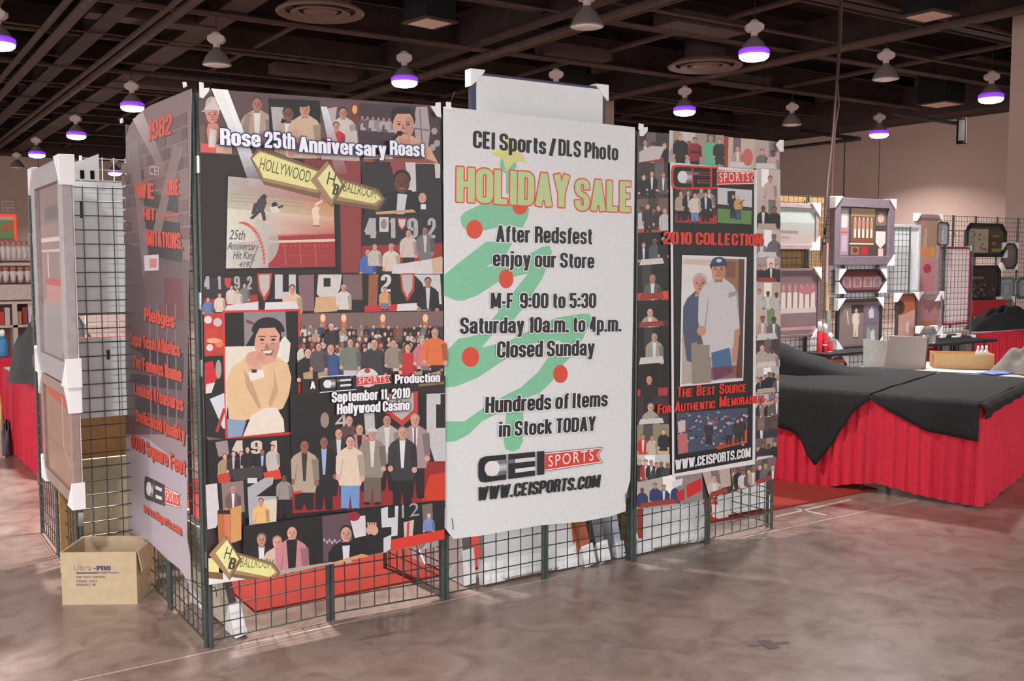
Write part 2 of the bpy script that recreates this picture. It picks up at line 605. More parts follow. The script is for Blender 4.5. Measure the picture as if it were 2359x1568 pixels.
    def fig(s, x, y, h, skin, hair, top, bottom=None, shirt=None, hat=None, w=1.0, legs=7.2, hem=3.9, sit=False, tie=None):
        dk = tuple(v * .78 for v in top)
        if bottom:
            s.poly([(x - .75 * w * h, y + (hem - .3) * h), (x + .75 * w * h, y + (hem - .3) * h), (x + .72 * w * h, y + legs * h), (x + .14 * h, y + legs * h),
                    (x, y + (hem + .7) * h), (x - .14 * h, y + legs * h), (x - .72 * w * h, y + legs * h)], bottom)
            for q in (-.45, .45):
                s.ell(x + q * w * h, y + legs * h, .34 * h, .13 * h, (32, 28, 30), 8)
        s.poly([(x - .22 * h, y + .9 * h), (x + .22 * h, y + .9 * h), (x + .85 * w * h, y + 1.28 * h), (x + 1.12 * w * h, y + 1.7 * h), (x + 1.15 * w * h, y + 2.9 * h), (x + .85 * w * h, y + hem * h),
                (x - .85 * w * h, y + hem * h), (x - 1.15 * w * h, y + 2.9 * h), (x - 1.12 * w * h, y + 1.7 * h), (x - .85 * w * h, y + 1.28 * h)], top)
        s.poly([(x + .55 * w * h, y + 1.6 * h), (x + 1.1 * w * h, y + 1.5 * h), (x + 1.2 * w * h, y + 3.2 * h), (x + .75 * w * h, y + 3.3 * h)], dk)
        s.poly([(x - .6 * w * h, y + 1.9 * h), (x - .55 * w * h, y + 1.9 * h), (x - .72 * w * h, y + 3.2 * h), (x - .8 * w * h, y + 3.2 * h)], dk)
        if shirt:
            s.poly([(x - .24 * h, y + 1.0 * h), (x + .24 * h, y + 1.0 * h), (x + .1 * h, y + 3.3 * h), (x - .1 * h, y + 3.3 * h)], shirt)
            if tie:
                s.poly([(x - .06 * h, y + 1.1 * h), (x + .06 * h, y + 1.1 * h), (x + .08 * h, y + 2.9 * h), (x - .08 * h, y + 2.9 * h)], tie)
        if h > 9:
            s.ell(x - .95 * w * h, y + 3.35 * h, .22 * h, .25 * h, skin, 8)
            s.ell(x + .95 * w * h, y + 3.45 * h, .22 * h, .25 * h, skin, 8)
        s.poly([(x - .17 * h, y + .75 * h), (x + .17 * h, y + .75 * h), (x + .2 * h, y + 1.12 * h), (x - .2 * h, y + 1.12 * h)], tuple(v * .85 for v in skin))
        s.head(x, y, h, skin, hair, hat)

    def build(s, name, m, parent=None, base=None, basecol=(225, 225, 228), thick=0.0012, backcol=None):
        """base: outline of the sheet in u,v, given a real thickness"""
        v, f, c = list(s.v), list(s.f), list(s.c)
        if base:
            n = len(base)
            o = len(v)
            v += [(x, 0.0, z) for x, z in base] + [(x, thick, z) for x, z in base]
            f += [tuple(o + k for k in range(n)), tuple(o + n + k for k in range(n - 1, -1, -1))]
            b1 = (*lin(basecol), 1.0)
            b2 = (*lin(backcol or basecol), 1.0)
            c += [[b1] * n, [b2] * n]
            for k in range(n):
                f.append((o + k, o + n + k, o + n + (k + 1) % n, o + (k + 1) % n))
                c.append([b2] * 4)
        me = bpy.data.meshes.new(name)
        me.from_pydata(v, [], f)
        at = me.color_attributes.new('Ink', 'FLOAT_COLOR', 'CORNER')
        flat = []
        for q in c:
            for k in q:
                flat += list(k)
        at.data.foreach_set('color', flat)
        me.materials.append(m)
        ob = bpy.data.objects.new(name, me)
        C.objects.link(ob)
        if parent:
            ob.parent = parent
        return ob


def sheet_plane(O, U):
    """px -> (u,v) on the upright plane through O running along U; also its matrix"""
    O, U = Vector((O[0], O[1], 0)), Vector((U[0], U[1], 0)).normalized()
    Y = Vector((-U.y, U.x, 0))

    def px(x, y):
        p = on(x, y, O, Y) - O
        return (p.dot(U), p.z)
    M = Matrix(((U.x, Y.x, 0, O.x), (U.y, Y.y, 0, O.y), (0, 0, 1, 0), (0, 0, 0, 1)))
    return px, M


SKIN = [(214, 160, 140), (196, 140, 118), (224, 176, 156), (150, 100, 82), (108, 72, 60)]
HAIRS = [(40, 32, 30), (70, 50, 42), (110, 90, 80), (150, 140, 135), (30, 26, 26)]
TOPS = [(60, 58, 66), (120, 118, 124), (200, 196, 196), (150, 60, 56), (60, 74, 110), (176, 150, 130), (40, 38, 42), (206, 200, 190), (120, 90, 84)]


def snapshot(P, q, bg, n=3, h=None, tops=None, floor=None, seed=0, standing=True, extra=None):
    """a small printed photograph: background, people standing in a row, maybe a table or floor band. q = four corners clockwise from top left"""
    rnd = random.Random(seed)
    P.set_clip(q)
    P.poly(q, bg)
    (x0, y0), (x1, y1), (x2, y2), (x3, y3) = q

    def at(a, b):
        tx, ty = x0 + (x1 - x0) * a, y0 + (y1 - y0) * a
        bx, by = x3 + (x2 - x3) * a, y3 + (y2 - y3) * a
        return tx + (bx - tx) * b, ty + (by - ty) * b
    dk = tuple(v * rnd.uniform(.55, .8) for v in bg)
    lt = tuple(min(255, v * 1.25 + 25) for v in bg)
    a = rnd.uniform(.1, .6)
    P.poly([at(a, 0), at(min(1, a + .3), 0), at(min(1, a + .3), .6), at(a, .6)], rnd.choice([dk, lt]))
    if floor:
        P.poly([at(0, .78), at(1, .74), at(1, 1), at(0, 1)], floor)
    hh = h or (y3 - y0) * .17
    for k in range(n):
        a = (k + .5 + rnd.uniform(-.15, .15)) / n
        x, y = at(a, rnd.uniform(.14, .34))
        top = rnd.choice(tops or TOPS)
        bot = y3 + (y2 - y3) * a
        legs = max(2.4, min(7.2, (bot - y) / hh - .2))
        P.fig(x, y, hh, rnd.choice(SKIN), rnd.choice(HAIRS), top, (44, 42, 48) if legs > 4.6 else None,
              rnd.choice([None, (225, 222, 222)]), w=.9, legs=legs, hem=min(3.9, legs))
    if rnd.random() < .55:
        P.poly([at(.1, .8), at(.8, .78), at(.86, .95), at(.05, .98)], rnd.choice([(215, 210, 208), (190, 170, 150), (160, 60, 52)]))
    P.set_clip(None)


# ------------------------------------------------------------------ the hall
XW, YW = 25.2, 40.5          # right and back walls
ZL = 5.22                    # lens height of the ceiling lamps


def floor_mat():
    m = bpy.data.materials.new('stained_concrete')
    m.use_nodes = True
    nt = m.node_tree
    b = nt.nodes['Principled BSDF']
    tc = nt.nodes.new('ShaderNodeTexCoord')

    def noise(sc, det, dist=0.0):
        n = nt.nodes.new('ShaderNodeTexNoise')
        n.inputs['Scale'].default_value = sc
        n.inputs['Detail'].default_value = det
        n.inputs['Distortion'].default_value = dist
        nt.links.new(tc.outputs['Object'], n.inputs['Vector'])
        return n

    def ramp(n, stops):
        r = nt.nodes.new('ShaderNodeValToRGB')
        e = r.color_ramp.elements
        while len(e) < len(stops):
            e.new(0.5)
        for k, (p, c) in enumerate(stops):
            e[k].position = p
            e[k].color = (*lin(c), 1)
        nt.links.new(n.outputs['Fac'], r.inputs['Fac'])
        return r
    r1 = ramp(noise(.8, 6, .6), [(.3, (140, 118, 107)), (.5, (158, 136, 127)), (.68, (170, 147, 139))])
    r2 = ramp(noise(5, 8, 1.2), [(.32, (178, 160, 148)), (.5, (226, 222, 220)), (.7, (255, 255, 255))])
    r3 = ramp(noise(70, 4), [(.25, (205, 200, 196)), (.6, (255, 255, 255))])
    a = nt.nodes.new('ShaderNodeMix')
    a.data_type = 'RGBA'
    a.blend_type = 'MULTIPLY'
    a.inputs[0].default_value = .75
    nt.links.new(r1.outputs[0], a.inputs[6])
    nt.links.new(r2.outputs[0], a.inputs[7])
    c = nt.nodes.new('ShaderNodeMix')
    c.data_type = 'RGBA'
    c.blend_type = 'MULTIPLY'
    c.inputs[0].default_value = .6
    nt.links.new(a.outputs[2], c.inputs[6])
    nt.links.new(r3.outputs[0], c.inputs[7])
    nt.links.new(c.outputs[2], b.inputs['Base Color'])
    rr = nt.nodes.new('ShaderNodeMapRange')
    rr.inputs['To Min'].default_value = .2
    rr.inputs['To Max'].default_value = .38
    nt.links.new(noise(3, 5).outputs['Fac'], rr.inputs['Value'])
    nt.links.new(rr.outputs['Result'], b.inputs['Roughness'])
    b.inputs['Specular IOR Level'].default_value = .6
    return m


M_WALL = mat('beige_wall_panels', (176, 149, 139), .85, 0, .2, .04, .6)
M_DECK = mat('dark_roof_deck', (40, 29, 27), .9, 0, .1, .3, 1.5)
M_JOINT = mat('pale_floor_joint', (186, 168, 156), .7, 0, .3, .15, 12)

fl = struct(MB().box((-14, -16, -.2), (XW, YW, 0)).build('floor', floor_mat()))
for pts, w in (([(-14, -.045), (0.02, -.03), (3.5, -.03), (XW, -.03)], .012), ([(-1.42, -9), (-1.42, YW)], .014), ([(5.6, -9), (5.6, YW)], .012)):
    mb = MB()
    for (ax, ay), (bx, by) in zip(pts, pts[1:]):
        d = Vector((bx - ax, by - ay)).normalized()
        n = Vector((-d.y, d.x)) * w / 2
        mb.add([(ax - n.x, ay - n.y, .0008), (bx - n.x, by - n.y, .0008), (bx + n.x, by + n.y, .0008), (ax + n.x, ay + n.y, .0008)], [(0, 1, 2, 3)])
    mb.build('joint', M_JOINT, fl)

wr = struct(MB().box((XW, -16, 0), (XW + .3, YW, 7.6)).build('wall_right', M_WALL))
mb = MB()
for y in (3.0, 7.1, 11.2, 15.3, 19.4, 23.5, 27.6):
    mb.box((XW - .004, y, 0), (XW + .01, y + .03, 7.4))
mb.build('panel_joint', mat('dark_joint', (110, 90, 82), .9), wr)
wb = struct(MB().box((-14, YW, 0), (XW, YW + .3, 7.6)).build('wall_back', M_WALL))
mb = MB()
for x in (-11, -6.9, -2.8, 1.3, 5.4, 9.5, 13.6, 17.7):
    mb.box((x, YW - .004, 0), (x + .03, YW + .01, 7.4))
mb.build('panel_joint', MATS['dark_joint'], wb)

ce = struct(MB().box((-14, -16, 7.4), (XW, YW, 7.6)).build('ceiling', M_DECK))


def ibeam_x(y, z0, h, w, x0=-14, x1=XW):
    t = .03
    return MB().box((x0, y - w / 2, z0), (x1, y + w / 2, z0 + t)).box((x0, y - w / 2, z0 + h - t), (x1, y + w / 2, z0 + h)).box((x0, y - .015, z0 + t), (x1, y + .015, z0 + h - t))


def ibeam_y(x, z0, h, w, y0=-16, y1=YW):
    t = .03
    return MB().box((x - w / 2, y0, z0), (x + w / 2, y1, z0 + t)).box((x - w / 2, y0, z0 + h - t), (x + w / 2, y1, z0 + h)).box((x - .015, y0, z0 + t), (x + .015, y1, z0 + h - t))


for x in (-10, -3.6, 2.8, 9.35, 15.8):
    ibeam_y(x, 6.0, .7, .32).build('beam', M_STEEL, ce)
for k in range(15):
    ibeam_x(-9 + 3.25 * k, 6.15, .5, .24).build('beam', M_STEEL, ce)
for k in range(40):                       # light purlins across, close under the deck
    y = -9 + 1.22 * k
    MB().box((-14, y, 6.85), (XW, y + .1, 7.1)).build('joist', M_STEEL, ce)
for x, z, r in ((1.9, 5.95, .06), (2.15, 5.9, .09), (3.35, 5.92, .05), (3.6, 5.98, .12), (-.4, 6.0, .07), (9.75, 5.9, .08), (10.1, 5.95, .05), (15.2, 5.92, .07), (6.2, 6.3, .05), (12.6, 6.25, .06), (19.0, 6.2, .06)):
    MB().tube((x, -14, z), (x, YW, z), r, 8).build('pipe', M_DUCT, ce)
for x, w, z, h in ((.75, .62, 5.98, .34), (4.5, .5, 6.05, .3), (-1.6, .7, 6.05, .4)):
    MB().box((x - w / 2, -14, z), (x + w / 2, YW, z + h)).build('duct', M_DUCT, ce)
for y, z, r, x0, x1 in ((6.5, 6.0, .05, -14, XW), (13.1, 5.98, .06, -14, XW), (19.6, 6.0, .05, -14, XW), (9.0, 6.05, .035, -14, XW), (16.4, 6.05, .035, -14, XW)):
    MB().tube((x0, y, z), (x1, y, z), r, 8).build('pipe', M_DUCT, ce)
for x, y, w, d in ((6.2, 10.0, 1.4, .5), (3.5, 14.6, 2.2, .5), (8.0, 18.0, 2.0, .5), (12.2, 9.6, 1.8, .6), (11.8, 13.0, 1.6, .6), (5.4, 21.5, 2.4, .6), (13.2, 20.5, 2.2, .5), (17.2, 13.4, 1.5, .6)):
    MB().box((x - w / 2, y - d / 2, 6.02), (x + w / 2, y + d / 2, 6.24)).build('duct', M_DUCT, ce)
rk = random.Random(21)
for k in range(46):                       # shorter trays and panels hung at different heights
    x, y = rk.uniform(-3, 20), rk.uniform(5, 30)
    w, d = (rk.uniform(.9, 2.6), rk.uniform(.15, .5)) if k % 3 else (rk.uniform(.12, .3), rk.uniform(2, 5))
    z = rk.uniform(6.1, 6.7)
    MB().box((x - w / 2, y - d / 2, z), (x + w / 2, y + d / 2, z + rk.uniform(.05, .2))).build('tray', M_DUCT if k % 2 else M_STEEL, ce)
for k in range(9):
    y = 4.1 + 2.9 * k
    MB().tube((-14, y, 5.92 + .05 * (k % 3)), (XW, y, 5.92 + .05 * (k % 3)), .022, 6).build('conduit', M_DUCT, ce)
# dark soffit where roof steel meets the walls
MB().box((XW - 1.3, -16, 5.75), (XW - .02, YW, 6.6)).build('soffit', M_STEEL, ce)
MB().box((-14, YW - 1.2, 5.95), (XW, YW - .02, 6.8)).build('soffit', M_STEEL, ce)

# columns of the hall
p = atD(2316, 500, 18.6)
struct(MB().box((p.x, p.y - 1.0, 0), (p.x + .95, p.y, 7.4)).build('trim_1', M_WALL))
p = atD(1376, 300, 27.5)
struct(MB().box((p.x, p.y, 0), (p.x + .58, p.y + .5, 7.4)).build('trim_2', M_WALL))
p = atD(1728, 300, 36.0)
struct(MB().box((p.x, p.y, 0), (p.x + .4, p.y + .4, 7.4)).build('trim_3', M_WALL))


# ------------------------------------------------------------------ ceiling lamps
def lamp_parts(root, lit):
    """origin at the lens; bell reflector, ballast housing, neck, hook"""
    R = .25
    rf = MB().lathe([(R * 1.0, 0), (R * 1.02, .012), (R * .98, .03), (R * .8, .13), (R * .55, .22), (R * .3, .27), (R * .24, .3)], 28).build('reflector', M_LAMPGREY, root, True)
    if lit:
        MB().lathe([(R * 1.0, -.012), (R * 1.05, .0), (R * 1.03, .07), (R * .9, .095)], 28).build('fringe_ring', M_FRINGE_ON, rf, True)  # added glowing ring: stands in for the purple fringe of bright lamps
    MB().lathe([(R * 1.0, .0), (R * .97, -.05), (R * .8, -.085), (R * .45, -.105), (R * .05, -.11)] if lit else [(R * .96, -.004), (R * .6, -.022), (R * .05, -.03)], 28).build('lens', M_LENS_ON if lit else M_LENS_OFF, rf, True)  # lit lens bulges lower, so the bloom of its glow is built into the shape
    b = MB().lathe([(.055, .29), (.06, .36), (.075, .38), (.075, .55), (.05, .58)], 14)
    b.build('neck', M_BALLAST, root, True)
    h = MB().prism([(-.15, .42), (-.09, .37), (.09, .37), (.15, .42), (.15, .49), (.085, .53), (-.085, .53), (-.15, .49)], -.075, .075)
    h.build('ballast_housing', M_BALLAST, root, bevel=.012)
    MB().tube((0, 0, .55), (0, 0, 2.18), .009).build('hanging_rod', M_STEEL, root)
    if lit:
        ld = bpy.data.lights.new('lamp_glow', 'AREA')
        ld.shape = 'DISK'
        ld.size = .44
        ld.spread = 2.3
        ld.energy = LAMP_W
        ld.color = LAMP_COL
        lo = bpy.data.objects.new('lamp_glow', ld)
        C.objects.link(lo)
        lo.parent = root
        lo.location = (0, 0, -.12)


_lamp = {}


def lamp(px, py, lit, label, loc=None):
    p = loc or onZ(px, py, ZL)
    if lit not in _lamp:
        t = thing('high_bay_lamp', label, 'ceiling lamp', p, -.5, 'high bay ceiling lamps')
        lamp_parts(t, lit)
        _lamp[lit] = t
        return t
    return dup(_lamp[lit], p, -.5, label)


lamp(305, 246, True, 'lit high bay lamp just left of the top of the red-lettered side banner')
lamp(176, 312, True, 'lit high bay lamp, middle one of the row left of the side banner')
lamp(85, 356, True, 'lit high bay lamp lowest on the left, over the beige back wall')
lamp(-4, 100, True, 'lit high bay lamp cut off by the left edge of the picture')
lamp(265, 398, True, 'lit high bay lamp seen between the chrome bars left of the side banner')
lamp(932, 188, True, 'lit high bay lamp above the photo collage banner')
lamp(1737, 126, True, 'biggest lit high bay lamp, high above the black collection banner')
lamp(1577, 256, True, 'lit high bay lamp just above the top edge of the black collection banner')
lamp(2283, 226, True, 'lit high bay lamp touching the edge of the right column')
lamp(2025, 309, True, 'lit high bay lamp hanging before the right wall by the cord')
lamp(500, 150, False, 'unlit grey high bay lamp above the left end of the collage banner')
lamp(1352, 62, False, 'unlit grey high bay lamp at the top edge above the holiday banner')
lamp(1281, 222, False, 'unlit grey high bay lamp just above the white picture back on the holiday banner')
lamp(2040, 183, False, 'unlit grey high bay lamp right of the hanging cord')
lamp(1824, 288, False, 'small unlit high bay lamp above the right corner of the collection banner')
lamp(40, 386, False, 'small unlit high bay lamp against the beige wall, far left')
for k, (x, y) in enumerate(((.8, 2.3), (7.9, 2.2), (-2.9, -3.3), (.7, -8.6), (7.9, -8.6), (-6.5, 2.2))):   # the same rows go on behind the photographer
    lamp(0, 0, True, 'lit high bay lamp in the rows behind and beside the photographer', (x, y, ZL))


# round and square diffusers, loudspeaker boxes, cords
M_DIFF = mat('diffuser_painted', (104, 78, 70), .6, 0, .4, .15, 6)
M_GRILLE = mat('pale_return_grille', (196, 158, 142), .6, 0, .4, .08, 40)
M_DARKBOX = mat('black_box', (22, 20, 21), .8, 0, .2, .2, 8)


def round_diffuser(px, py, R, label):
    p = onZ(px, py, 5.85)
    t = thing('round_air_diffuser', label, 'air diffuser', p, 0, 'round air diffusers')
    MB().lathe([(R * .8, .05), (R * .96, -.01), (R, 0), (R * 1.02, .03), (R * .74, .16)], 40, caps=False).build('outer_cone', M_DIFF, t, True)
    MB().lathe([(R * .5, .05), (R * .66, -.02), (R * .69, .0), (R * .45, .15)], 36, caps=False).build('middle_cone', M_DIFF, t, True)
    MB().lathe([(R * .38, .02), (R * .4, .04), (R * .2, .13), (R * .1, .12)], 28).build('inner_cone', M_DIFF, t, True)
    MB().lathe([(R * .55, .14), (R * .55, .6)], 24).build('duct_collar', M_STEEL, t, True)


round_diffuser(738, 32, .72, 'large round air diffuser in the ceiling left of the lit lamp')
round_diffuser(1624, 155, .78, 'round air diffuser in the ceiling below the biggest lit lamp')


def square_grille(px, py, s, label, z=5.7, rz=0.0):
    p = onZ(px, py, z)
    t = thing('ceiling_grille_box', label, 'air grille', p, rz, 'square grille boxes under the ceiling')
    MB().box((-s / 2, -s / 2, .03), (s / 2, s / 2, .75)).build('box_body', M_DARKBOX, t)
    mb = MB().box((-s / 2 - .03, -s / 2 - .03, 0), (s / 2 + .03, s / 2 + .03, .03))
    mb.build('frame', M_STEEL, t)
    MB().box((-s / 2 + .06, -s / 2 + .06, -.012), (s / 2 - .06, s / 2 - .06, 0)).build('grille', M_GRILLE, t)


square_grille(990, 54, .62, 'square pale grille under a black box, top centre', rz=.15)
square_grille(2140, 38, .62, 'square pale grille under a black box at top right')
square_grille(1300, 214, .75, 'square pale grille box half hidden by an unlit lamp')
square_grille(2168, 241, .8, 'small pale grille left of the lit lamp by the right column')

# cords and pipes near the right wall
M_CORD = mat('brown_cord', (50, 35, 31), .7)
a, b = atD(1934, -30, 13.4), atD(1898, 520, 11.3)
tag(MB().path([atD(1936, -30, 13.0), atD(1934, 60, 12.9), atD(1927, 200, 12.7), atD(1920, 300, 12.3), atD(1907, 420, 11.8), atD(1898, 560, 11.3)], .016).build('overhead_cable', M_CORD, None),
    'long dark cord hanging from the ceiling down to the framed pictures', 'cord')
tag(MB().path([atD(1941, -30, 13.2), atD(1938, 80, 13.1), atD(1930, 190, 13.0), atD(1933, 240, 13.0), atD(1924, 300, 12.9), atD(1919, 380, 12.8), atD(1916, 460, 12.7)], .011).build('overhead_cable', mat('reddish_cord', (84, 50, 46), .7), None),
    'thin reddish cord twisting beside the dark hanging cord', 'cord')
_w0 = atD(1980, 320, 22)
_w1 = onX(1800, 341, XW - .01)
_w = min((_w0 + (_w1 - _w0) * k / 200 for k in range(201)), key=lambda q: abs(FPX * (q - CAM).dot(_r) / (q - CAM).dot(_f) + W / 2 - 1946))
tag(MB().path([_w, _w - Vector((0, 0, 1.9))], .014).build('overhead_wire', M_CORD, None),
    'thin straight wire hanging right of the two cords', 'wire')
M_PIPE = mat('black_pipe', (46, 38, 36), .6)
t = thing('pipe_bracket', 'black V-shaped pipe bracket standing out from the right wall', 'bracket', atD(1980, 320, 22))
o = t.location.copy()
for q in (onX(1800, 341, XW - .01), onX(1830, 300, XW - .01)):
    MB().tube((0, 0, 0), q - o, .05).build('arm', M_PIPE, t)
t = thing('wall_bracket', 'black speaker on a pipe arm high on the right wall', 'speaker bracket', atD(2214, 331, 22), -1.01)
o = t.location.copy()
MB().box((-.1, -.07, 0), (.1, .07, .56)).build('speaker_box', M_DARKBOX, t, bevel=.01)
MB().box((-.06, -.085, .06), (.06, -.07, .5)).build('speaker_grille', mat('grey_mesh', (74, 68, 66), .7), t)
MB().tube((0, 0, .42), Matrix.Rotation(1.01, 3, 'Z') @ (atD(2060, 262, 22.8) - o), .045).build('arm', M_PIPE, t)


# ------------------------------------------------------------------ grid panels
PH = 2.47
PW = .61


def grid_parts(root, w, h, chrome=False):
    m = M_CHROME if chrome else M_GRID
    r, wr_ = .011, .0032
    up = MB().tube((r, 0, 0), (r, 0, h), r, 8).build('upright', m, root)
    MB().tube((w - r, 0, 0), (w - r, 0, h), r, 8).build('upright', m, root)
    mb = MB()
    n = round(w / .0762)
    for k in range(1, n):
        x = w * k / n
        mb.tube((x, .004, .03), (x, .004, h - .005), wr_, 5)
    nz = round((h - .05) / .0762)
    for k in range(nz + 1):
        z = .035 + (h - .05) * k / nz
        mb.tube((r, -.003, z), (w - r, -.003, z), wr_ * (1.25 if k in (0, nz) else 1), 5)
    mb.build('wire_grid', m, root)
    for z in (h * .15, h * .5, h * .62, h * .86):
        MB().box((-.004, -.016, z), (.02, .016, z + .075)).build('joining_clip', M_CHROME, up)


_grid = {}


def grid_panel(p0, p1, label, h=PH, z=0.0, chrome=False):
    p0, p1 = Vector((p0[0], p0[1], z)), Vector((p1[0], p1[1], z))
    d = p1 - p0
    rz = math.atan2(d.y, d.x)
    key = (h, chrome)
    if key not in _grid:
        t = thing('grid_panel', label, 'wire grid panel', p0, rz, 'wire grid display panels')
        grid_parts(t, PW, h, chrome)
        _grid[key] = t
    else:
        t = dup(_grid[key], p0, rz, label)
    t.scale.x = d.length / PW
    return t


POST = [(0, .01), (.601, .042), (1.212, -.012), (1.838, -.015), (2.453, -.034), (3.069, -.01), (3.684, .02)]
names = ['behind the left half of the collage banner, first from the corner', 'behind the right half of the tall photo collage banner',
         'behind the left half of the white holiday banner', 'behind the right half of the white holiday banner',
         'behind the left half of the black collection banner', 'behind the right half of the black collection banner, last of the front']
for k in range(6):
    grid_panel(POST[k], POST[k + 1], 'dark grid panel ' + names[k])
grid_panel((-.005, .632), (-.005, .022), 'dark wire grid panel at the corner behind the red-lettered side banner, nearer half')
grid_panel((-.005, 1.25), (-.005, .64), 'dark wire grid panel behind the red-lettered side banner, farther half')
grid_panel((1.212, .02), (1.18, .63), 'dark wire grid panel bracing the front at the seam of collage and holiday banner')
grid_panel((2.453, 0.0), (2.43, .61), 'dark wire grid panel bracing the front at the seam of holiday and collection banner')
grid_panel((3.684, .055), (3.66, .665), 'dark wire grid panel bracing the right end of the front')
grid_panel((3.04, .60), (3.65, .675), 'dark wire grid panel closing the small bay behind the right end')
grid_panel((-.305, 1.30), (.305, 1.30), 'shorter dark wire grid panel facing front, left of the side banner', 2.15)
grid_panel((-.31, 1.93), (-.31, 1.32), 'shorter dark wire grid panel carrying the two pictures at far left, nearer half', 2.15)
grid_panel((-.31, 2.56), (-.31, 1.95), 'shorter dark wire grid panel carrying the two pictures at far left, farther half', 2.15)
for k in range(3):
    grid_panel((.08 + .615 * k, 3.05), (.69 + .615 * k, 3.05), 'chrome wire grid panel at the back of the booth, ' + ('left one', 'middle one', 'right one')[k], PH, 0, True)


# ------------------------------------------------------------------ banner 1: tall photo collage
def tab(P, name, parent, px, py, w, h, px_fn, up=True):
    """white reinforced corner tab of a banner, folded over the sheet"""
    u, v = px_fn(px, py)
    return MB().prism([(u - w / 2, v - h / 2), (u + w / 2, v - h / 2), (u + w / 2, v + h / 2), (u - w / 2, v + h / 2)], -.02, -.006).build(name, M_WHITEPL, parent, bevel=.003)


def corner_hook(parent, pxf, pts, y=-.03):
    MB().prism([pxf(*p) for p in pts], y, y + .008).build('corner_hook', M_WHITEPL, parent, bevel=.002)


def tie(parent, pts, r=.0018):
    MB().path(pts, r, 5).build('tie', mat('black_tie', (40, 40, 44), .6), parent)


def lettering_logo(P, x0, y0, x1, y1, x2, slope, dark=(24, 24, 30), edge=None):
    """the CEI SPORTS mark: block letters x0..x1, ribbon x1..x2; y0,y1 = top/bottom at x0; slope = dy/dx along the line"""
    h = y1 - y0
    w = x1 - x0
    Y = lambda x, t: y0 + slope * (x - x0) + t * h * (1 - .10 * (x - x0) / w)

    def q(a, b, t0, t1, col):
        xa, xb = x0 + w * a, x0 + w * b
        P.poly([(xa, Y(xa, t0)), (xb, Y(xb, t0)), (xb, Y(xb, t1)), (xa, Y(xa, t1))], col)

    def rr(a, b, t0, t1, col, rl=True):
        xa, xb = x0 + w * a, x0 + w * b
        c, d = .10 * w, .26
        pts = [(xa + c, Y(xa + c, t0)), (xb, Y(xb, t0)), (xb, Y(xb, t1)), (xa + c, Y(xa + c, t1)), (xa + c * .3, Y(xa, t1 - d * .25)), (xa, Y(xa, t1 - d)), (xa, Y(xa, t0 + d)), (xa + c * .3, Y(xa, t0 + d * .25))]
        P.poly(pts, col)
    if edge:
        rr(-.035, 1.03, -.09, 1.09, edge)
    rr(0, .425, 0, 1, dark)                       # C
    rr(.1, .43, .2, .8, (170, 168, 172))
    q(.3, .43, .2, .36, (120, 118, 122))
    q(.3, .43, .44, .54, (196, 194, 198))
    q(.3, .43, .64, .8, (110, 108, 112))
    P.ell(x0 + .21 * w, Y(x0 + .21 * w, .49), .115 * w, .29 * h, (226, 222, 224))     # ball
    P.ell(x0 + .25 * w, Y(x0 + .25 * w, .42), .07 * w, .17 * h, (236, 214, 216))
    P.ell(x0 + .255 * w, Y(x0 + .25 * w, .41), .06 * w, .15 * h, (228, 226, 228))
    q(.455, .86, 0, 1, dark)                      # E
    q(.56, .86, .22, .38, edge or (214, 212, 216))
    q(.46, .56, .22, .38, (110, 108, 114))
    q(.56, .86, .62, .78, edge or (222, 220, 224))
    if edge:
        q(.58, .86, .25, .35, dark)
        q(.58, .86, .65, .75, dark)
        q(.845, .885, -.05, 1.05, edge)
        q(.43, .455, -.05, 1.05, edge)
    q(.89, 1.0, 0, 1, dark)                       # I
    # ribbon
    L = x2 - x1

    def R(a, t):
        x = x1 + L * a
        return (x, y0 + slope * (x - x0) + t * h * (1 - .10 * (x - x0) / w))
    P.poly([R(0, .08), R(1.0, .08), R(.92, .44), R(1.0, .82), R(0, .88)], (110, 30, 32) if not edge else (230, 60, 40))
    P.poly([R(0.005, .105), R(.985, .105), R(.905, .44), R(.985, .795), R(.005, .855)], (236, 232, 232))
    P.poly([R(.008, .15), R(.965, .15), R(.885, .44), R(.965, .75), R(.008, .81)], (214, 62, 54))
    a, b = R(.07, .7), R(.84, .655)
    P.text('SPORTS', a[0], a[1], b[0], h * .42, (240, 234, 232), y1=b[1], space=1.25)


O1 = (POST[0][0] + .0, POST[0][1] - .022)
px1, M1 = sheet_plane(O1, (POST[2][0] - POST[0][0], POST[2][1] - POST[0][1]))
b1 = thing('collage_banner', 'tall collage banner of dinner and stage photographs at the booth corner', 'banner')
b1.matrix_world = M1
P = Print(px1)
edge1 = [(459, 203), (700, 222), (1012, 244), (1016, 640), (1021, 1000), (1018, 1239), (900, 1268), (760, 1296), (632, 1322), (554, 1331), (477, 1343), (468, 900)]
BG = (52, 40, 40)
P.poly(edge1, (58, 46, 46))
# top row
P.poly([(459, 203), (1012, 244), (1013, 375), (830, 372), (462, 353)], (96, 74, 80))
P.poly([(462, 330), (498, 332), (498, 352), (462, 350)], (214, 92, 88))
P.poly([(498, 332), (534, 334), (534, 354), (498, 352)], (206, 174, 146))
P.poly([(459, 290), (472, 286), (470, 330), (461, 330)], (120, 90, 70))
P.ell(488, 240, 15, 18, (206, 196, 190))
P.head(489, 240, 44, (214, 140, 128), (206, 196, 190), (206, 198, 196))
P.poly([(480, 284), (500, 284), (508, 300), (500, 330), (480, 330), (476, 300)], (206, 140, 120))
P.poly([(484, 296), (500, 300), (496, 340), (480, 338)], (216, 208, 206))
P.fig(592, 222, 34, (170, 118, 98), (70, 56, 50), (176, 154, 140), None, (222, 216, 210), hem=3.3)
P.poly([(566, 262), (578, 262), (570, 322), (552, 322)], (150, 130, 122))
P.poly([(618, 226), (737, 232), (740, 372), (660, 368), (622, 340)], (30, 26, 28))
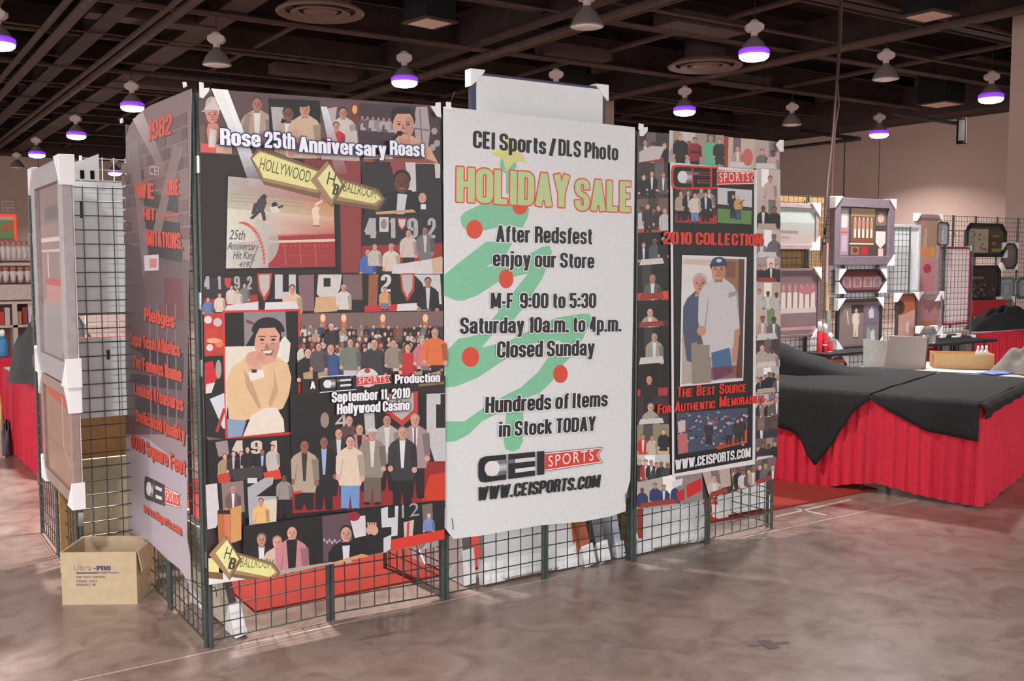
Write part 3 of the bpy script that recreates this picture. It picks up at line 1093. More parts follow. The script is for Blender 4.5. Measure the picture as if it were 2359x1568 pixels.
P.poly([(624, 246), (666, 248), (655, 322), (630, 310)], (178, 176, 178))
P.fig(664, 244, 36, (126, 82, 66), (30, 26, 26), (186, 162, 142), None, (226, 222, 220), hem=3.4, w=.8)
P.poly([(650, 272), (660, 278), (654, 284), (646, 282)], (26, 24, 26))
P.fig(702, 232, 36, (206, 150, 128), (34, 28, 28), (206, 178, 154), None, None, hem=3.7, w=.95)
P.ell(699, 238, 14, 9, (34, 28, 28))
P.poly([(672, 300), (690, 296), (684, 320), (676, 330)], (214, 160, 140))
P.poly([(737, 232), (828, 238), (826, 372), (740, 368)], (100, 80, 84))
P.poly([(752, 250), (776, 246), (770, 300), (756, 292)], (190, 176, 170))
P.poly([(806, 238), (826, 240), (826, 290), (808, 286)], (120, 60, 44))
P.ell(817, 252, 6, 10, (236, 170, 110))
P.fig(790, 246, 26, (196, 140, 122), (44, 36, 34), (206, 196, 190), None, None, hem=3.9)
P.fig(774, 280, 22, (206, 150, 136), (110, 60, 52), (196, 52, 60), None, None, hem=3.2)
P.poly([(796, 305), (822, 300), (826, 350), (792, 350)], (206, 190, 186))
P.poly([(740, 350), (828, 352), (828, 371), (740, 368)], (196, 184, 180))
P.poly([(828, 238), (1012, 246), (1013, 375), (828, 371)], (72, 54, 60))
for k in range(14):
    P.fig(834 + k * 6.2, 266 + (k * 7) % 13, 9, (170, 140, 134), (70, 56, 56), random.choice([(150, 140, 142), (110, 80, 84), (180, 172, 172)]), hem=3)
P.poly([(958, 246), (984, 246), (990, 300), (986, 340), (958, 330), (952, 280)], (176, 162, 166))
P.line([(966, 250), (972, 330)], 2, (140, 60, 70))
P.line([(954, 296), (988, 300)], 3, (110, 96, 104))
for x, y in ((1000, 302), (1006, 330), (996, 340)):
    P.ell(x, y, 7, 8, (176, 158, 160))
P.poly([(905, 318), (948, 312), (990, 340), (1010, 378), (900, 376)], (214, 170, 138))
P.poly([(918, 318), (944, 314), (946, 340), (922, 344)], (206, 146, 124))
P.head(929, 247, 74, (212, 158, 140), (36, 30, 30))
P.ell(928, 262, 27, 16, (36, 30, 30), 16, math.pi, 2 * math.pi)
P.poly([(908, 276), (914, 262), (944, 262), (950, 276), (946, 270), (930, 267), (912, 270)], (212, 158, 140))
P.line([(905, 322), (920, 304)], 7, (30, 28, 30))
P.ell(920, 307, 8, 6, (24, 24, 26))
P.poly([(836, 360), (970, 362), (1012, 376), (836, 373)], (150, 90, 70))
P.poly([(840, 356), (900, 356), (905, 366), (838, 366)], (206, 190, 180))
# middle: screen and curtain
P.poly([(462, 353), (830, 372), (834, 632), (466, 634)], (46, 34, 33))
P.poly([(768, 368), (830, 372), (834, 628), (778, 628)], (140, 62, 60))
P.poly([(775, 470), (783, 470), (786, 628), (776, 628)], (44, 30, 32))
P.poly([(700, 365), (770, 368), (772, 400), (700, 390)], (120, 50, 48))
P.poly([(519, 404), (524, 400), (776, 424), (778, 622), (516, 624)], (24, 20, 28))
P.poly([(525, 406), (768, 428), (772, 614), (520, 618)], None, cols=[(178, 170, 166), (188, 128, 108), (160, 50, 52), (206, 202, 196)])
P.poly([(526, 440), (768, 470), (769, 505), (524, 480)], None, cols=[(196, 188, 172, .8), (214, 150, 110, .8), (220, 180, 140, .8), (206, 200, 184, .8)])
P.poly([(524, 480), (769, 500), (770, 540), (522, 560)], None, cols=[(214, 212, 196), (206, 170, 140), (190, 110, 96), (212, 212, 206)])
P.poly([(620, 541), (770, 534), (772, 614), (618, 616)], (158, 52, 56))
P.poly([(620, 554), (771, 550), (771, 556), (620, 560)], (220, 196, 170))
P.poly([(620, 541), (770, 534), (770, 538), (620, 545)], (196, 120, 100))
for x in (655, 690, 725):
    P.line([(x, 562), (x + 3, 612)], 2, (186, 96, 88))
for k in range(26):
    P.ell(630 + (k * 37) % 138, 566 + (k * 23) % 46, 1.6, 1.2, (206, 130, 116), 5)
for y in (450, 458, 466):
    P.line([(530, y - 4), (700, y + 10)], 2, (160, 150, 140))
P.poly([(592, 462), (602, 450), (610, 452), (614, 466), (606, 490), (592, 490)], (70, 66, 70))
P.ell(608, 453, 6, 6, (56, 52, 56))
P.poly([(592, 486), (600, 488), (582, 505), (574, 503)], (62, 58, 62))
P.poly([(600, 486), (610, 488), (612, 508), (605, 508)], (62, 58, 62))
P.poly([(584, 470), (594, 464), (590, 492), (578, 494)], (66, 62, 66))
P.ell(632, 472, 7, 7, (44, 44, 52))
P.poly([(620, 478), (638, 474), (646, 486), (628, 494)], (214, 206, 196))
P.line([(640, 478), (652, 474)], 5, (74, 62, 60))
P.poly([(612, 492), (630, 490), (626, 504), (612, 502)], (196, 186, 174))
P.fig(728, 466, 10, (236, 190, 160), (206, 150, 130), (236, 206, 176), (232, 200, 170), w=.9, legs=5.4)
P.line([(728, 470), (742, 462)], 5, (236, 206, 176))
# printed baseball seam
P.ell(580, 560, 62, 58, (214, 212, 206), 26, -1.45, 1.5, .55)
arc = [(552 + 58 * math.sin(.1 + k * .105), 602 - 92 * math.cos(.1 + k * .105)) for k in range(15)]
for k, (x, y) in enumerate(arc):
    t = .1 + k * .105
    P.line([(x - 9 * math.cos(t - .5), y - 9 * math.sin(t - .5)), (x + 5 * math.cos(t), y + 5 * math.sin(t))], 2.6, (206, 76, 72))
    P.line([(x + 8 * math.cos(t + .6), y + 8 * math.sin(t + .6)), (x + 2 * math.cos(t), y + 2 * math.sin(t))], 2.2, (210, 96, 90))
for s_, x0, x1, y, h in (('25th', 527, 564, 551, 22), ('Anniversary', 523, 596, 574, 18), ('Hit King', 536, 588, 596, 18), ('4192', 550, 580, 615, 13)):
    P.text(s_, x0, y, x1, h, (66, 88, 90), shear=.35, y1=y + (3 if s_ == 'Anniversary' else 1))
# light beams printed over the collage
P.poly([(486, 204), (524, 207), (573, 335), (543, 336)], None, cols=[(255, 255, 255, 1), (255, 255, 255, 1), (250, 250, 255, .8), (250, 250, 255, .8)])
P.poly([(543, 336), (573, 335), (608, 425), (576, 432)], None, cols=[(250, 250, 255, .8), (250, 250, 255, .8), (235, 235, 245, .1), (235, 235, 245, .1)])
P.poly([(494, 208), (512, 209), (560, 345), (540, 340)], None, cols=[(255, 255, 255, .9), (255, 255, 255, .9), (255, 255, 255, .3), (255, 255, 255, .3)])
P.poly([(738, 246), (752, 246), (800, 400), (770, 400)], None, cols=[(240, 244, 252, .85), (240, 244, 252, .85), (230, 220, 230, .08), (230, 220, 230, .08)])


def marquee(x, y, k, both=True):
    """the tan arrow sign with its diamond, centre of diamond at x,y; k = size"""
    q = lambda pts: [(x + a * k, y + b * k) for a, b in pts]
    dk, tn, ye = (120, 94, 66), (160, 132, 98), (226, 220, 150)
    if both:
        P.poly(q([(-182, -60), (-165, -88), (-150, -86), (-12, -30), (-22, 32), (-150, 0), (-158, -12)]), dk)
        P.poly(q([(-178, -60), (-162, -80), (-12, -26), (-26, 20), (-152, -8)]), tn)
        P.poly(q([(-178, -60), (-160, -76), (-18, -26), (-30, 12), (-152, -16), (-158, -30)]), ye)
    else:
        P.poly(q([(-56, -2), (-20, 0), (-20, 44), (-54, 42)]), ye)
        P.poly(q([(-56, 30), (-10, 34), (-10, 50), (-56, 46)]), dk)
    P.poly(q([(10, -20), (112, 10), (129, 34), (112, 60), (0, 42)]), dk)
    P.poly(q([(10, -16), (108, 13), (124, 34), (108, 50), (0, 34)]), tn)
    P.poly(q([(14, -12), (104, 16), (118, 33), (102, 44), (12, 26)]), ye)
    P.poly(q([(-4, -56), (36, 2), (6, 52), (-42, -8)]), dk)
    P.poly(q([(-6, -54), (30, 0), (4, 48), (-44, -10)]), tn)
    P.poly(q([(0, -46), (28, 0), (5, 34), (-28, -14)]), (228, 222, 158))


# man at the lectern
P.poly([(830, 376), (1013, 378), (1015, 492), (838, 494)], (50, 44, 48))
P.poly([(930, 374), (956, 374), (958, 440), (940, 446), (920, 400)], (206, 196, 200))
P.poly([(898, 374), (932, 374), (936, 396), (910, 420)], (150, 70, 80))
P.poly([(896, 452), (914, 436), (946, 438), (966, 458), (976, 470), (962, 494), (880, 494), (888, 470)], (34, 32, 34))
P.poly([(915, 446), (937, 448), (930, 494), (912, 494)], (200, 202, 214))
P.head(925, 391, 54, (104, 66, 54), (34, 26, 26))
P.ell(972, 456, 9, 12, (206, 150, 132))
P.rect(968, 470, 980, 482, (220, 218, 220))
P.poly([(864, 488), (950, 482), (958, 489), (866, 494)], (200, 160, 120))
P.line([(880, 450), (908, 444)], 5, (26, 24, 26))
P.poly([(1000, 376), (1013, 378), (1013, 410), (1002, 410)], (206, 200, 204))
marq = [(880, 446), (890, 455), (880, 476)]
marquee(758, 425, 1.0)
P.text('HOLLYWOOD', 596, 389, 712, 27, (84, 84, 56), y1=421, a=1)
P.text('BALLROOM', 789, 440, 864, 22, (84, 84, 56), y1=458)
P.text('H', 751, 424, 768, 30, (70, 66, 40), y1=429)
P.text('B', 764, 447, 776, 26, (70, 66, 40), y1=451, bold=.04)
# numerals photo, right
P.poly([(832, 494), (1016, 492), (1018, 632), (832, 634)], (46, 42, 46))
for s_, x0, x1 in (('4', 838, 866), ('1', 896, 910), ('9', 937, 962), ('2', 984, 1003)):
    P.text(s_, x0, 548, x1, 46, (176, 172, 176), bold=.05)
P.rect(873, 500, 894, 534, (206, 198, 196))
P.ell(883, 516, 7, 12, (150, 130, 130))
P.poly([(914, 502), (936, 502), (934, 520), (925, 530), (916, 520)], (196, 70, 64))
P.poly([(917, 505), (933, 505), (931, 518), (925, 526), (919, 518)], (206, 200, 200))
P.poly([(832, 566), (1018, 560), (1018, 610), (832, 610)], (150, 50, 46))
P.fig(940, 528, 18, (214, 160, 140), (60, 46, 44), (206, 190, 180), (40, 38, 42), hem=3.6, legs=4.8)
P.fig(978, 522, 18, (160, 120, 104), (50, 44, 44), (120, 114, 116), None, (200, 196, 196), hem=4.2)
P.fig(900, 560, 18, (206, 150, 132), (150, 140, 136), (216, 200, 184), None, hem=3.6)
P.fig(846, 572, 17, (206, 150, 132), (70, 60, 56), (70, 110, 176), None, hem=3.4)
P.fig(862, 562, 14, (206, 150, 132), (160, 150, 146), (196, 184, 178), None, hem=3.6)
P.poly([(905, 610), (1018, 592), (1018, 632), (900, 634)], (216, 208, 210))
P.poly([(992, 596), (1016, 590), (1018, 626), (996, 630)], (206, 176, 150))
# strip of five
P.poly([(466, 634), (1018, 630), (1019, 716), (468, 722)], (38, 32, 34))
P.poly([(466, 640), (592, 636), (594, 716), (468, 722)], (52, 46, 48))
for s_, x0, x1 in (('4', 469, 482), ('1', 500, 508), ('9', 538, 552), ('2', 568, 580)):
    P.text(s_, x0, 666, x1, 30, (170, 168, 170), bold=.06)
P.poly([(516, 640), (532, 640), (530, 656), (523, 664), (517, 654)], (196, 72, 66))
P.poly([(468, 690), (592, 678), (594, 706), (468, 712)], (164, 52, 48))
for x, y, c_ in ((478, 684, (96, 120, 170)), (505, 674, (214, 200, 186)), (532, 656, (210, 196, 186)), (562, 652, (120, 118, 122)), (546, 664, (206, 190, 180))):
    P.fig(x, y, 11, (206, 150, 132), (60, 50, 48), c_, hem=4)
P.poly([(520, 704), (594, 694), (594, 718), (516, 720)], (214, 208, 210))
for x in (591, 920):
    P.poly([(x, 630), (x + 34, 629), (x + 33, 668), (x + 17, 694), (x + 3, 668)], (192, 66, 58))
    P.poly([(x + 4, 633), (x + 29, 632), (x + 28, 664), (x + 16, 684), (x + 7, 664)], (190, 180, 178))
P.poly([(626, 632), (728, 630), (724, 718), (612, 718)], (28, 24, 26))
P.poly([(632, 632), (650, 632), (650, 672), (664, 672), (664, 632), (680, 632), (680, 716), (664, 716), (664, 688), (632, 688)], (196, 194, 198))
P.poly([(686, 634), (722, 632), (722, 716), (690, 716)], (130, 100, 106))
P.fig(672, 655, 20, (206, 150, 130), (40, 34, 32), (216, 186, 158), None, hem=3.2, w=1.0)
P.poly([(610, 696), (678, 694), (690, 714), (608, 718)], (220, 214, 216))
P.poly([(728, 630), (834, 630), (836, 716), (722, 720)], (40, 34, 36))
P.poly([(732, 632), (786, 632), (782, 664), (770, 690), (740, 690), (728, 676)], (206, 200, 198))
P.rect(744, 640, 760, 660, (34, 30, 32))
P.poly([(788, 632), (832, 632), (834, 690), (790, 690)], (120, 96, 96))
P.fig(790, 655, 16, (206, 150, 130), (190, 180, 176), (214, 206, 200), None, hem=3.6)
P.poly([(726, 684), (770, 682), (776, 716), (722, 720)], (206, 168, 128))
P.poly([(832, 630), (916, 630), (918, 716), (836, 718)], (34, 30, 32))
P.poly([(848, 632), (870, 632), (866, 716), (846, 718)], (150, 92, 68))
P.text('2', 876, 672, 900, 40, (206, 204, 208), bold=.05)
P.poly([(838, 704), (916, 700), (918, 716), (838, 718)], (196, 50, 52))
P.fig(885, 660, 12, (196, 140, 122), (40, 34, 32), (206, 160, 110), (110, 120, 140), hem=3.2, legs=4.4)
P.poly([(914, 700), (986, 696), (990, 714), (912, 716)], (220, 214, 218))
P.poly([(952, 632), (1012, 632), (1016, 700), (990, 700), (970, 650)], (206, 200, 204))
P.fig(984, 638, 22, (180, 128, 106), (30, 26, 26), (34, 32, 36), None, (206, 200, 206), hem=3.4, w=1.0)
# left edge pieces
P.poly([(468, 722), (514, 720), (516, 818), (470, 820)], (190, 60, 52))
for x, y, r, c_ in ((478, 736, 9, (220, 210, 214)), (500, 742, 10, (200, 186, 190)), (486, 770, 14, (196, 70, 50)), (504, 790, 10, (222, 120, 90)), (482, 800, 8, (214, 204, 206))):
    P.ell(x, y, r, r, c_)
P.ell(490, 784, 16, 6, (240, 160, 120))
P.poly([(470, 820), (516, 818), (520, 1010), (474, 1012)], (36, 32, 34))
P.poly([(470, 836), (488, 830), (500, 870), (478, 900), (470, 896)], (200, 42, 50))
P.poly([(474, 884), (494, 880), (486, 904), (472, 906)], (216, 208, 212))
P.ell(502, 850, 7, 22, (170, 150, 150))
P.poly([(482, 918), (516, 904), (518, 986), (512, 986)], (206, 210, 220))
P.line([(516, 940), (498, 994)], 7, (176, 52, 44))
P.poly([(474, 1005), (516, 1010), (520, 1034), (494, 1040)], (120, 104, 100))
# framed portrait
P.poly([(511, 715), (690, 711), (692, 998), (518, 1015)], (216, 56, 44))
P.poly([(516, 720), (685, 716), (687, 992), (522, 1008)], (30, 26, 28))
P.poly([(560, 719), (656, 717), (660, 800), (645, 770), (585, 762), (562, 800)], (140, 132, 136))
P.poly([(566, 735), (584, 742), (582, 748), (564, 742)], (120, 66, 70))
P.poly([(517, 798), (588, 796), (586, 850), (530, 890), (519, 960)], (222, 212, 196))
P.poly([(626, 800), (655, 774), (668, 790), (664, 830), (650, 850)], (224, 220, 212))
P.poly([(519, 880), (532, 846), (560, 826), (596, 818), (640, 822), (662, 838), (670, 870), (664, 910), (650, 940), (590, 960), (560, 968), (526, 964)], (222, 186, 146))
P.poly([(560, 850), (580, 880), (600, 936), (594, 940), (566, 890)], (192, 156, 122))
P.poly([(630, 850), (640, 900), (622, 938), (616, 930), (628, 890)], (196, 160, 126))
P.poly([(522, 964), (566, 968), (556, 1004), (523, 1008)], (136, 156, 190))
P.poly([(558, 1004), (578, 956), (610, 938), (636, 938), (652, 966), (654, 994)], (228, 216, 202))
P.poly([(588, 800), (636, 800), (634, 832), (606, 840), (590, 828)], (214, 156, 132))
P.head(614, 742, 88, (216, 160, 138), (30, 26, 26))
P.ell(616, 764, 38, 34, (30, 26, 26), 18, math.pi, 2 * math.pi)
P.poly([(588, 772), (596, 756), (632, 754), (644, 772), (640, 790), (592, 790)], (216, 160, 138))
for x in (602, 628):
    P.ell(x, 782, 5, 3, (60, 42, 40), 10)
    P.rect(x - 8, 773, x + 8, 775.5, (74, 50, 46))
P.poly([(600, 806), (630, 804), (624, 818), (606, 818)], (150, 84, 76))
P.poly([(603, 808), (627, 806), (622, 813), (607, 813)], (232, 222, 216))
P.ell(584, 826, 20, 18, (210, 156, 134))
P.ell(600, 820, 11, 10, (204, 148, 126))
P.rect(572, 842, 600, 858, (214, 160, 138))
P.poly([(570, 856), (604, 850), (608, 868), (576, 878)], (232, 224, 214))
P.rect(578, 850, 590, 858, (60, 56, 60))
# banquet crowd
P.poly([(690, 722), (1019, 716), (1021, 905), (692, 905)], (66, 54, 54))
P.poly([(690, 722), (1019, 716), (1019, 752), (692, 760)], (124, 100, 98))
for x in (742, 790, 880, 978):
    P.poly([(x - 6, 728), (x + 6, 728), (x + 4, 765), (x - 4, 765)], (206, 110, 84))
    P.ell(x, 732, 6, 9, (250, 200, 150))
rc = random.Random(5)
for row in range(5):
    for k in range(24 - row * 2):
        x = 698 + k * (318 / (24 - row * 2)) + rc.uniform(-4, 4)
        P.fig(x, 748 + row * 13 + rc.uniform(-3, 3), 8 + row * 1.6, rc.choice(SKIN), rc.choice(HAIRS), rc.choice(TOPS + [(40, 40, 46)] * 4), hem=3.6)
P.fig(759, 745, 15, (200, 150, 140), (226, 222, 222), (50, 48, 52), None, hem=3)
P.poly([(726, 850), (840, 838), (880, 866), (740, 884)], (206, 196, 200))
for x, y, h_, sk, ha, tp, w_ in ((706, 800, 22, 2, 4, (40, 34, 34), 1), (758, 790, 24, 0, 1, (64, 82, 136), 1.05), (803, 778, 20, 0, 1, (120, 124, 116), 1.1), (858, 778, 25, 0, 0, (62, 58, 62), 1.1),
                                 (935, 790, 20, 2, 4, (196, 52, 58), .9), (902, 780, 18, 0, 1, (150, 136, 126), 1), (968, 776, 18, 2, 3, (206, 120, 126), 1), (997, 755, 23, 0, 3, (226, 116, 66), 1.1), (730, 788, 18, 0, 1, (90, 80, 84), 1)):
    P.fig(x, y, h_, SKIN[sk], HAIRS[ha], tp, hem=3.7, w=w_)
for x in (706, 740, 958, 1000):
    P.poly([(x - 12, 858), (x + 10, 852), (x + 12, 900), (x - 8, 900)], (176, 150, 116))
P.poly([(690, 872), (1021, 864), (1021, 910), (692, 908)], (44, 36, 36))
P.line([(960, 886), (1018, 880)], 6, (150, 120, 84))
# group of men
P.poly([(664, 905), (1021, 900), (1021, 1168), (670, 1180)], (34, 28, 30))
P.poly([(664, 1076), (1021, 1060), (1021, 1150), (670, 1180)], (150, 42, 44))
P.poly([(985, 1092), (1021, 1086), (1021, 1150), (968, 1150)], (206, 62, 40))
P.poly([(880, 905), (958, 900), (958, 948), (922, 980), (884, 950)], (198, 60, 56))
P.poly([(890, 908), (948, 904), (948, 942), (921, 966), (893, 944)], (186, 178, 178))
P.poly([(978, 906), (1020, 904), (1020, 930), (1000, 930), (1000, 984), (1021, 984), (1021, 1060), (996, 1060), (978, 1000)], (200, 196, 200))
P.poly([(1010, 906), (1021, 906), (1021, 932), (1010, 934)], (30, 26, 30))
P.text('4', 768, 988, 796, 36, (196, 180, 176))
P.poly([(834, 950), (858, 950), (860, 1000), (838, 1000)], (190, 186, 190))
P.ell(744, 966, 10, 18, (150, 130, 124))
men = [(800, 954, 24, 0, 1, (90, 70, 66), None), (824, 974, 24, 0, 1, (190, 130, 130), (40, 36, 42)), (776, 984, 24, 0, 1, (50, 44, 48), (206, 206, 206)),
       (887, 952, 27, 1, 0, (176, 166, 162), (214, 210, 206)), (951, 950, 30, 0, 3, (166, 142, 146), (224, 214, 218)),
       (853, 984, 27, 0, 3, (146, 134, 124), (214, 208, 200)), (742, 1002, 27, 3, 0, (32, 30, 36), (156, 170, 210)), (697, 1010, 29, 3, 0, (176, 158, 140), (60, 52, 50))]
for x, y, h_, sk, ha, tp, sh in men:
    P.fig(x, y, h_, SKIN[sk], HAIRS[ha], tp, (34, 30, 34) if x != 853 else (110, 98, 88), sh, hat=(206, 204, 204) if x == 853 else None, legs=min(6.4, (1168 - y) / h_), hem=4.2, tie=(120, 80, 96) if x == 951 else None)
P.fig(922, 980, 29, SKIN[0], HAIRS[3], (56, 54, 58), (32, 30, 34), (226, 224, 226), legs=6.2, hem=4.3)
P.fig(802, 1000, 29, (216, 166, 150), HAIRS[0], (222, 200, 180), (112, 150, 200), None, legs=5.9, hem=4.0)
P.line([(690, 1130), (664, 1134)], 6, (206, 60, 50))
# lower left group
P.poly([(474, 1012), (664, 1000), (670, 1180), (480, 1196)], (30, 26, 28))
for s_, x0, x1 in (('4', 530, 556), ('9', 574, 600), ('1', 618, 634)):
    P.text(s_, x0, 1044, x1, 30, (206, 190, 180), bold=.06)
P.poly([(492, 1016), (520, 1012), (524, 1044), (500, 1050)], (150, 136, 136))
for x, y, tp, sh in ((514, 1042, (164, 140, 110), None), (534, 1036, (60, 50, 52), (196, 190, 190)), (552, 1036, (30, 28, 32), (220, 216, 214)), (566, 1026, (36, 32, 36), None), (600, 1032, (34, 32, 40), (170, 180, 214)), (624, 1022, (190, 184, 180), None)):
    P.fig(x, y, 14, SKIN[0] if x != 600 else SKIN[3], HAIRS[1], tp, None, sh, hem=4.4)
P.poly([(496, 1090), (524, 1086), (526, 1108), (500, 1110)], (196, 60, 48))
P.poly([(602, 1086), (640, 1078), (644, 1100), (606, 1104)], (206, 66, 50))
P.poly([(532, 1078), (602, 1070), (600, 1100), (534, 1104)], (62, 58, 62))
P.poly([(470, 1114), (496, 1110), (502, 1190), (494, 1212), (474, 1216)], (206, 200, 202))
P.poly([(506, 1110), (556, 1104), (560, 1176), (510, 1180)], (140, 116, 118))
P.fig(533, 1116, 16, (196, 140, 122), HAIRS[3], (112, 86, 90), None, (220, 216, 216), hem=3.6)
P.poly([(496, 1174), (528, 1168), (528, 1250), (500, 1252)], (180, 106, 62))
P.poly([(512, 1180), (526, 1180), (526, 1244), (514, 1246)], (206, 120, 90))
P.poly([(528, 1168), (552, 1160), (552, 1240), (528, 1248)], (206, 150, 92))
P.rect(498, 1172, 526, 1181, (40, 34, 32))
P.poly([(566, 1120), (606, 1098), (626, 1096), (624, 1112), (586, 1140), (634, 1140), (632, 1204), (570, 1210)], (170, 168, 174))
P.rect(566, 1098, 588, 1110, (206, 204, 206))
P.poly([(600, 1150), (632, 1146), (632, 1202), (600, 1206)], (216, 200, 184))
P.fig(597, 1144, 17, (214, 150, 126), HAIRS[1], (226, 180, 120), None, hem=3.4)
P.fig(650, 1090, 16, (110, 76, 66), HAIRS[0], (150, 140, 140), (30, 28, 32), hem=3.6, legs=6)
# bottom row
P.set_clip([(459, 203), (1012, 244), (1019, 1240), (632, 1323), (477, 1345)])
P.poly([(556, 1208), (738, 1184), (742, 1300), (640, 1318), (556, 1330)], (32, 28, 30))
P.fig(598, 1224, 30, (196, 146, 128), (110, 100, 96), (40, 36, 40), None, (220, 216, 214), hem=2.9, w=.85)
P.fig(634, 1230, 30, (212, 160, 142), (160, 130, 100), (214, 180, 170), None, None, hem=2.9, w=.95)
P.fig(668, 1206, 34, (216, 160, 144), (36, 30, 30), (196, 132, 138), None, (34, 30, 32), hem=3.2, w=1.0)
P.poly([(655, 1240), (680, 1238), (676, 1308), (660, 1310)], (34, 30, 32))
P.poly([(735, 1184), (1019, 1150), (1018, 1222), (900, 1262), (740, 1292)], (34, 30, 32))
P.poly([(737, 1186), (800, 1178), (806, 1240), (790, 1282), (740, 1292)], (96, 74, 84))
for k in range(10):
    P.ell(742 + k * 6, 1240 + (k * 5) % 9, 3, 4, (180, 160, 166), 6)
P.poly([(800, 1188), (836, 1184), (838, 1230), (812, 1236)], (212, 204, 208))
P.ell(810, 1186, 14, 11, (150, 40, 62))
P.fig(792, 1206, 38, (206, 156, 136), (40, 34, 34), (30, 28, 32), None, (214, 212, 216), hem=2.2, w=.95)
P.poly([(780, 1246), (806, 1244), (806, 1252), (780, 1254)], (26, 24, 28))
P.ell(852, 1218, 14, 13, (212, 160, 142))
for k in range(4):
    P.line([(844 + k * 5, 1212), (842 + k * 6, 1200)], 4, (212, 160, 142))
P.poly([(826, 1238), (848, 1226), (862, 1232), (850, 1270), (826, 1276)], (30, 28, 32))
P.poly([(872, 1168), (888, 1164), (888, 1190), (904, 1188), (904, 1162), (912, 1162), (910, 1230), (896, 1232), (896, 1210), (874, 1212)], (206, 206, 210))
P.poly([(878, 1236), (896, 1228), (894, 1262), (878, 1270)], (206, 206, 210))
P.text('12', 920, 1190, 960, 30, (160, 158, 164))
P.poly([(924, 1200), (948, 1194), (944, 1240), (926, 1246)], (206, 188, 180))
P.poly([(932, 1200), (938, 1198), (936, 1242), (930, 1244)], (196, 70, 80))
P.poly([(966, 1160), (990, 1156), (992, 1214), (970, 1218)], (120, 104, 100))
P.fig(982, 1180, 12, (214, 170, 150), (206, 200, 200), (120, 140, 190), None, hem=3.4)
P.poly([(895, 1240), (1018, 1216), (1018, 1238), (895, 1266)], (214, 60, 46))
P.poly([(760, 1292), (828, 1272), (842, 1275), (842, 1279), (760, 1296)], (214, 150, 100))
P.poly([(474, 1322), (556, 1306), (632, 1300), (632, 1321), (554, 1331), (476, 1343)], (226, 222, 224))
P.poly([(632, 1310), (760, 1290), (760, 1295), (632, 1321)], (170, 160, 152))
marquee(519, 1283, .95, False)
P.text('BALLROOM', 548, 1302, 622, 22, (120, 116, 80), y1=1306)
P.text('H', 511, 1283, 524, 27, (70, 66, 40), y1=1285)
P.text('B', 520, 1306, 535, 26, (70, 66, 40), y1=1308, bold=.04)
P.set_clip(None)
# lettering
for s_, x0, y, x1, h_ in (('Rose', 503, 335, 596, 38), ('25th', 605, 341, 675, 37), ('Anniversary', 683, 351, 884, 35), ('Roast', 892, 358, 972, 33)):
    P.text(s_, x0, y, x1, h_, (240, 240, 250), bold=.05, vb=.02, out=(30, 44, 92), ow=.075, y1=y + (x1 - x0) * .06, off=.01)
P.text('A', 709, 894, 721, 17, (236, 234, 238), bold=.05)
P.ell(840, 868, 26, 22, (214, 208, 210))
P.ell(840, 852, 7, 6, (176, 60, 70))
lettering_logo(P, 731, 868, 815, 900, 896, -.055, (30, 28, 36), None)
P.line([(731, 866), (815, 861)], 2, (220, 220, 226))
P.line([(731, 902), (815, 895)], 2, (220, 220, 226))
P.text('Production', 903, 882, 1007, 21, (240, 238, 242), y1=878, bold=.05, out=(40, 34, 60), ow=.08)
P.text('September 11, 2010', 758, 925, 938, 24, (240, 238, 242), y1=914, bold=.05, out=(40, 34, 60), ow=.08)
P.text('Hollywood Casino', 770, 952, 937, 24, (240, 238, 242), y1=942, bold=.05, out=(40, 34, 60), ow=.08)
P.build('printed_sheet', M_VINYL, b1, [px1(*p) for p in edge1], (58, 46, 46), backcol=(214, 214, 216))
corner_hook(b1, px1, [(455, 191), (465, 193), (466, 206), (478, 204), (478, 212), (464, 229), (456, 226)])
corner_hook(b1, px1, [(1009, 237), (998, 238), (998, 246), (986, 246), (1001, 270), (1010, 272)])
tie(b1, [(px1(640, 1300)[0] - .42, -.012, px1(490, 1322)[1]), (px1(494, 1335)[0], -.014, px1(494, 1352)[1]), (px1(500, 1375)[0], .0, px1(500, 1375)[1])])

# ------------------------------------------------------------------ banner 2: white holiday sale banner
O2 = (POST[2][0], POST[2][1] - .03)
px2, M2 = sheet_plane(O2, (POST[4][0] - POST[2][0], POST[4][1] - POST[2][1]))
b2 = thing('holiday_sale_banner', 'white banner with a green painted tree and HOLIDAY SALE in pale green letters', 'banner')
b2.matrix_world = M2
P = Print(px2)
edge2 = [(1021, 245), (1463, 293), (1460, 600), (1452, 1106), (1442, 1140), (1441, 1177), (1406, 1189), (1344, 1201), (1241, 1210), (1103, 1234), (1045, 1241), (1020, 1210), (1018, 1150), (1024, 900)]
GR = (128, 196, 158)
P.poly(edge2, (222, 222, 223))
# tree: one long zigzag brush stroke
P.poly([(1152, 372), (1160, 352), (1176, 350), (1188, 360), (1190, 385), (1176, 400), (1174, 446), (1166, 446), (1166, 400), (1152, 392)], GR)
P.poly([(1092, 478), (1128, 462), (1180, 462), (1220, 480), (1216, 500), (1204, 524), (1160, 520), (1120, 530), (1080, 535), (1064, 520), (1060, 502), (1070, 488)], GR)
P.poly([(1120, 556), (1160, 556), (1180, 560), (1164, 590), (1120, 614), (1180, 606), (1250, 568), (1266, 566), (1272, 580), (1262, 610), (1250, 640), (1200, 716), (1146, 716),
        (1180, 676), (1216, 630), (1190, 636), (1150, 648), (1100, 680), (1068, 692), (1050, 692), (1022, 680), (1022, 634), (1056, 606)], GR)
P.poly([(1150, 716), (1202, 714), (1180, 740), (1140, 764), (1110, 800), (1170, 786), (1280, 732), (1340, 722), (1360, 722), (1358, 745), (1342, 782), (1310, 806), (1290, 784),
        (1230, 790), (1160, 830), (1100, 870), (1050, 890), (1025, 892), (1024, 814), (1056, 780), (1100, 772)], GR)
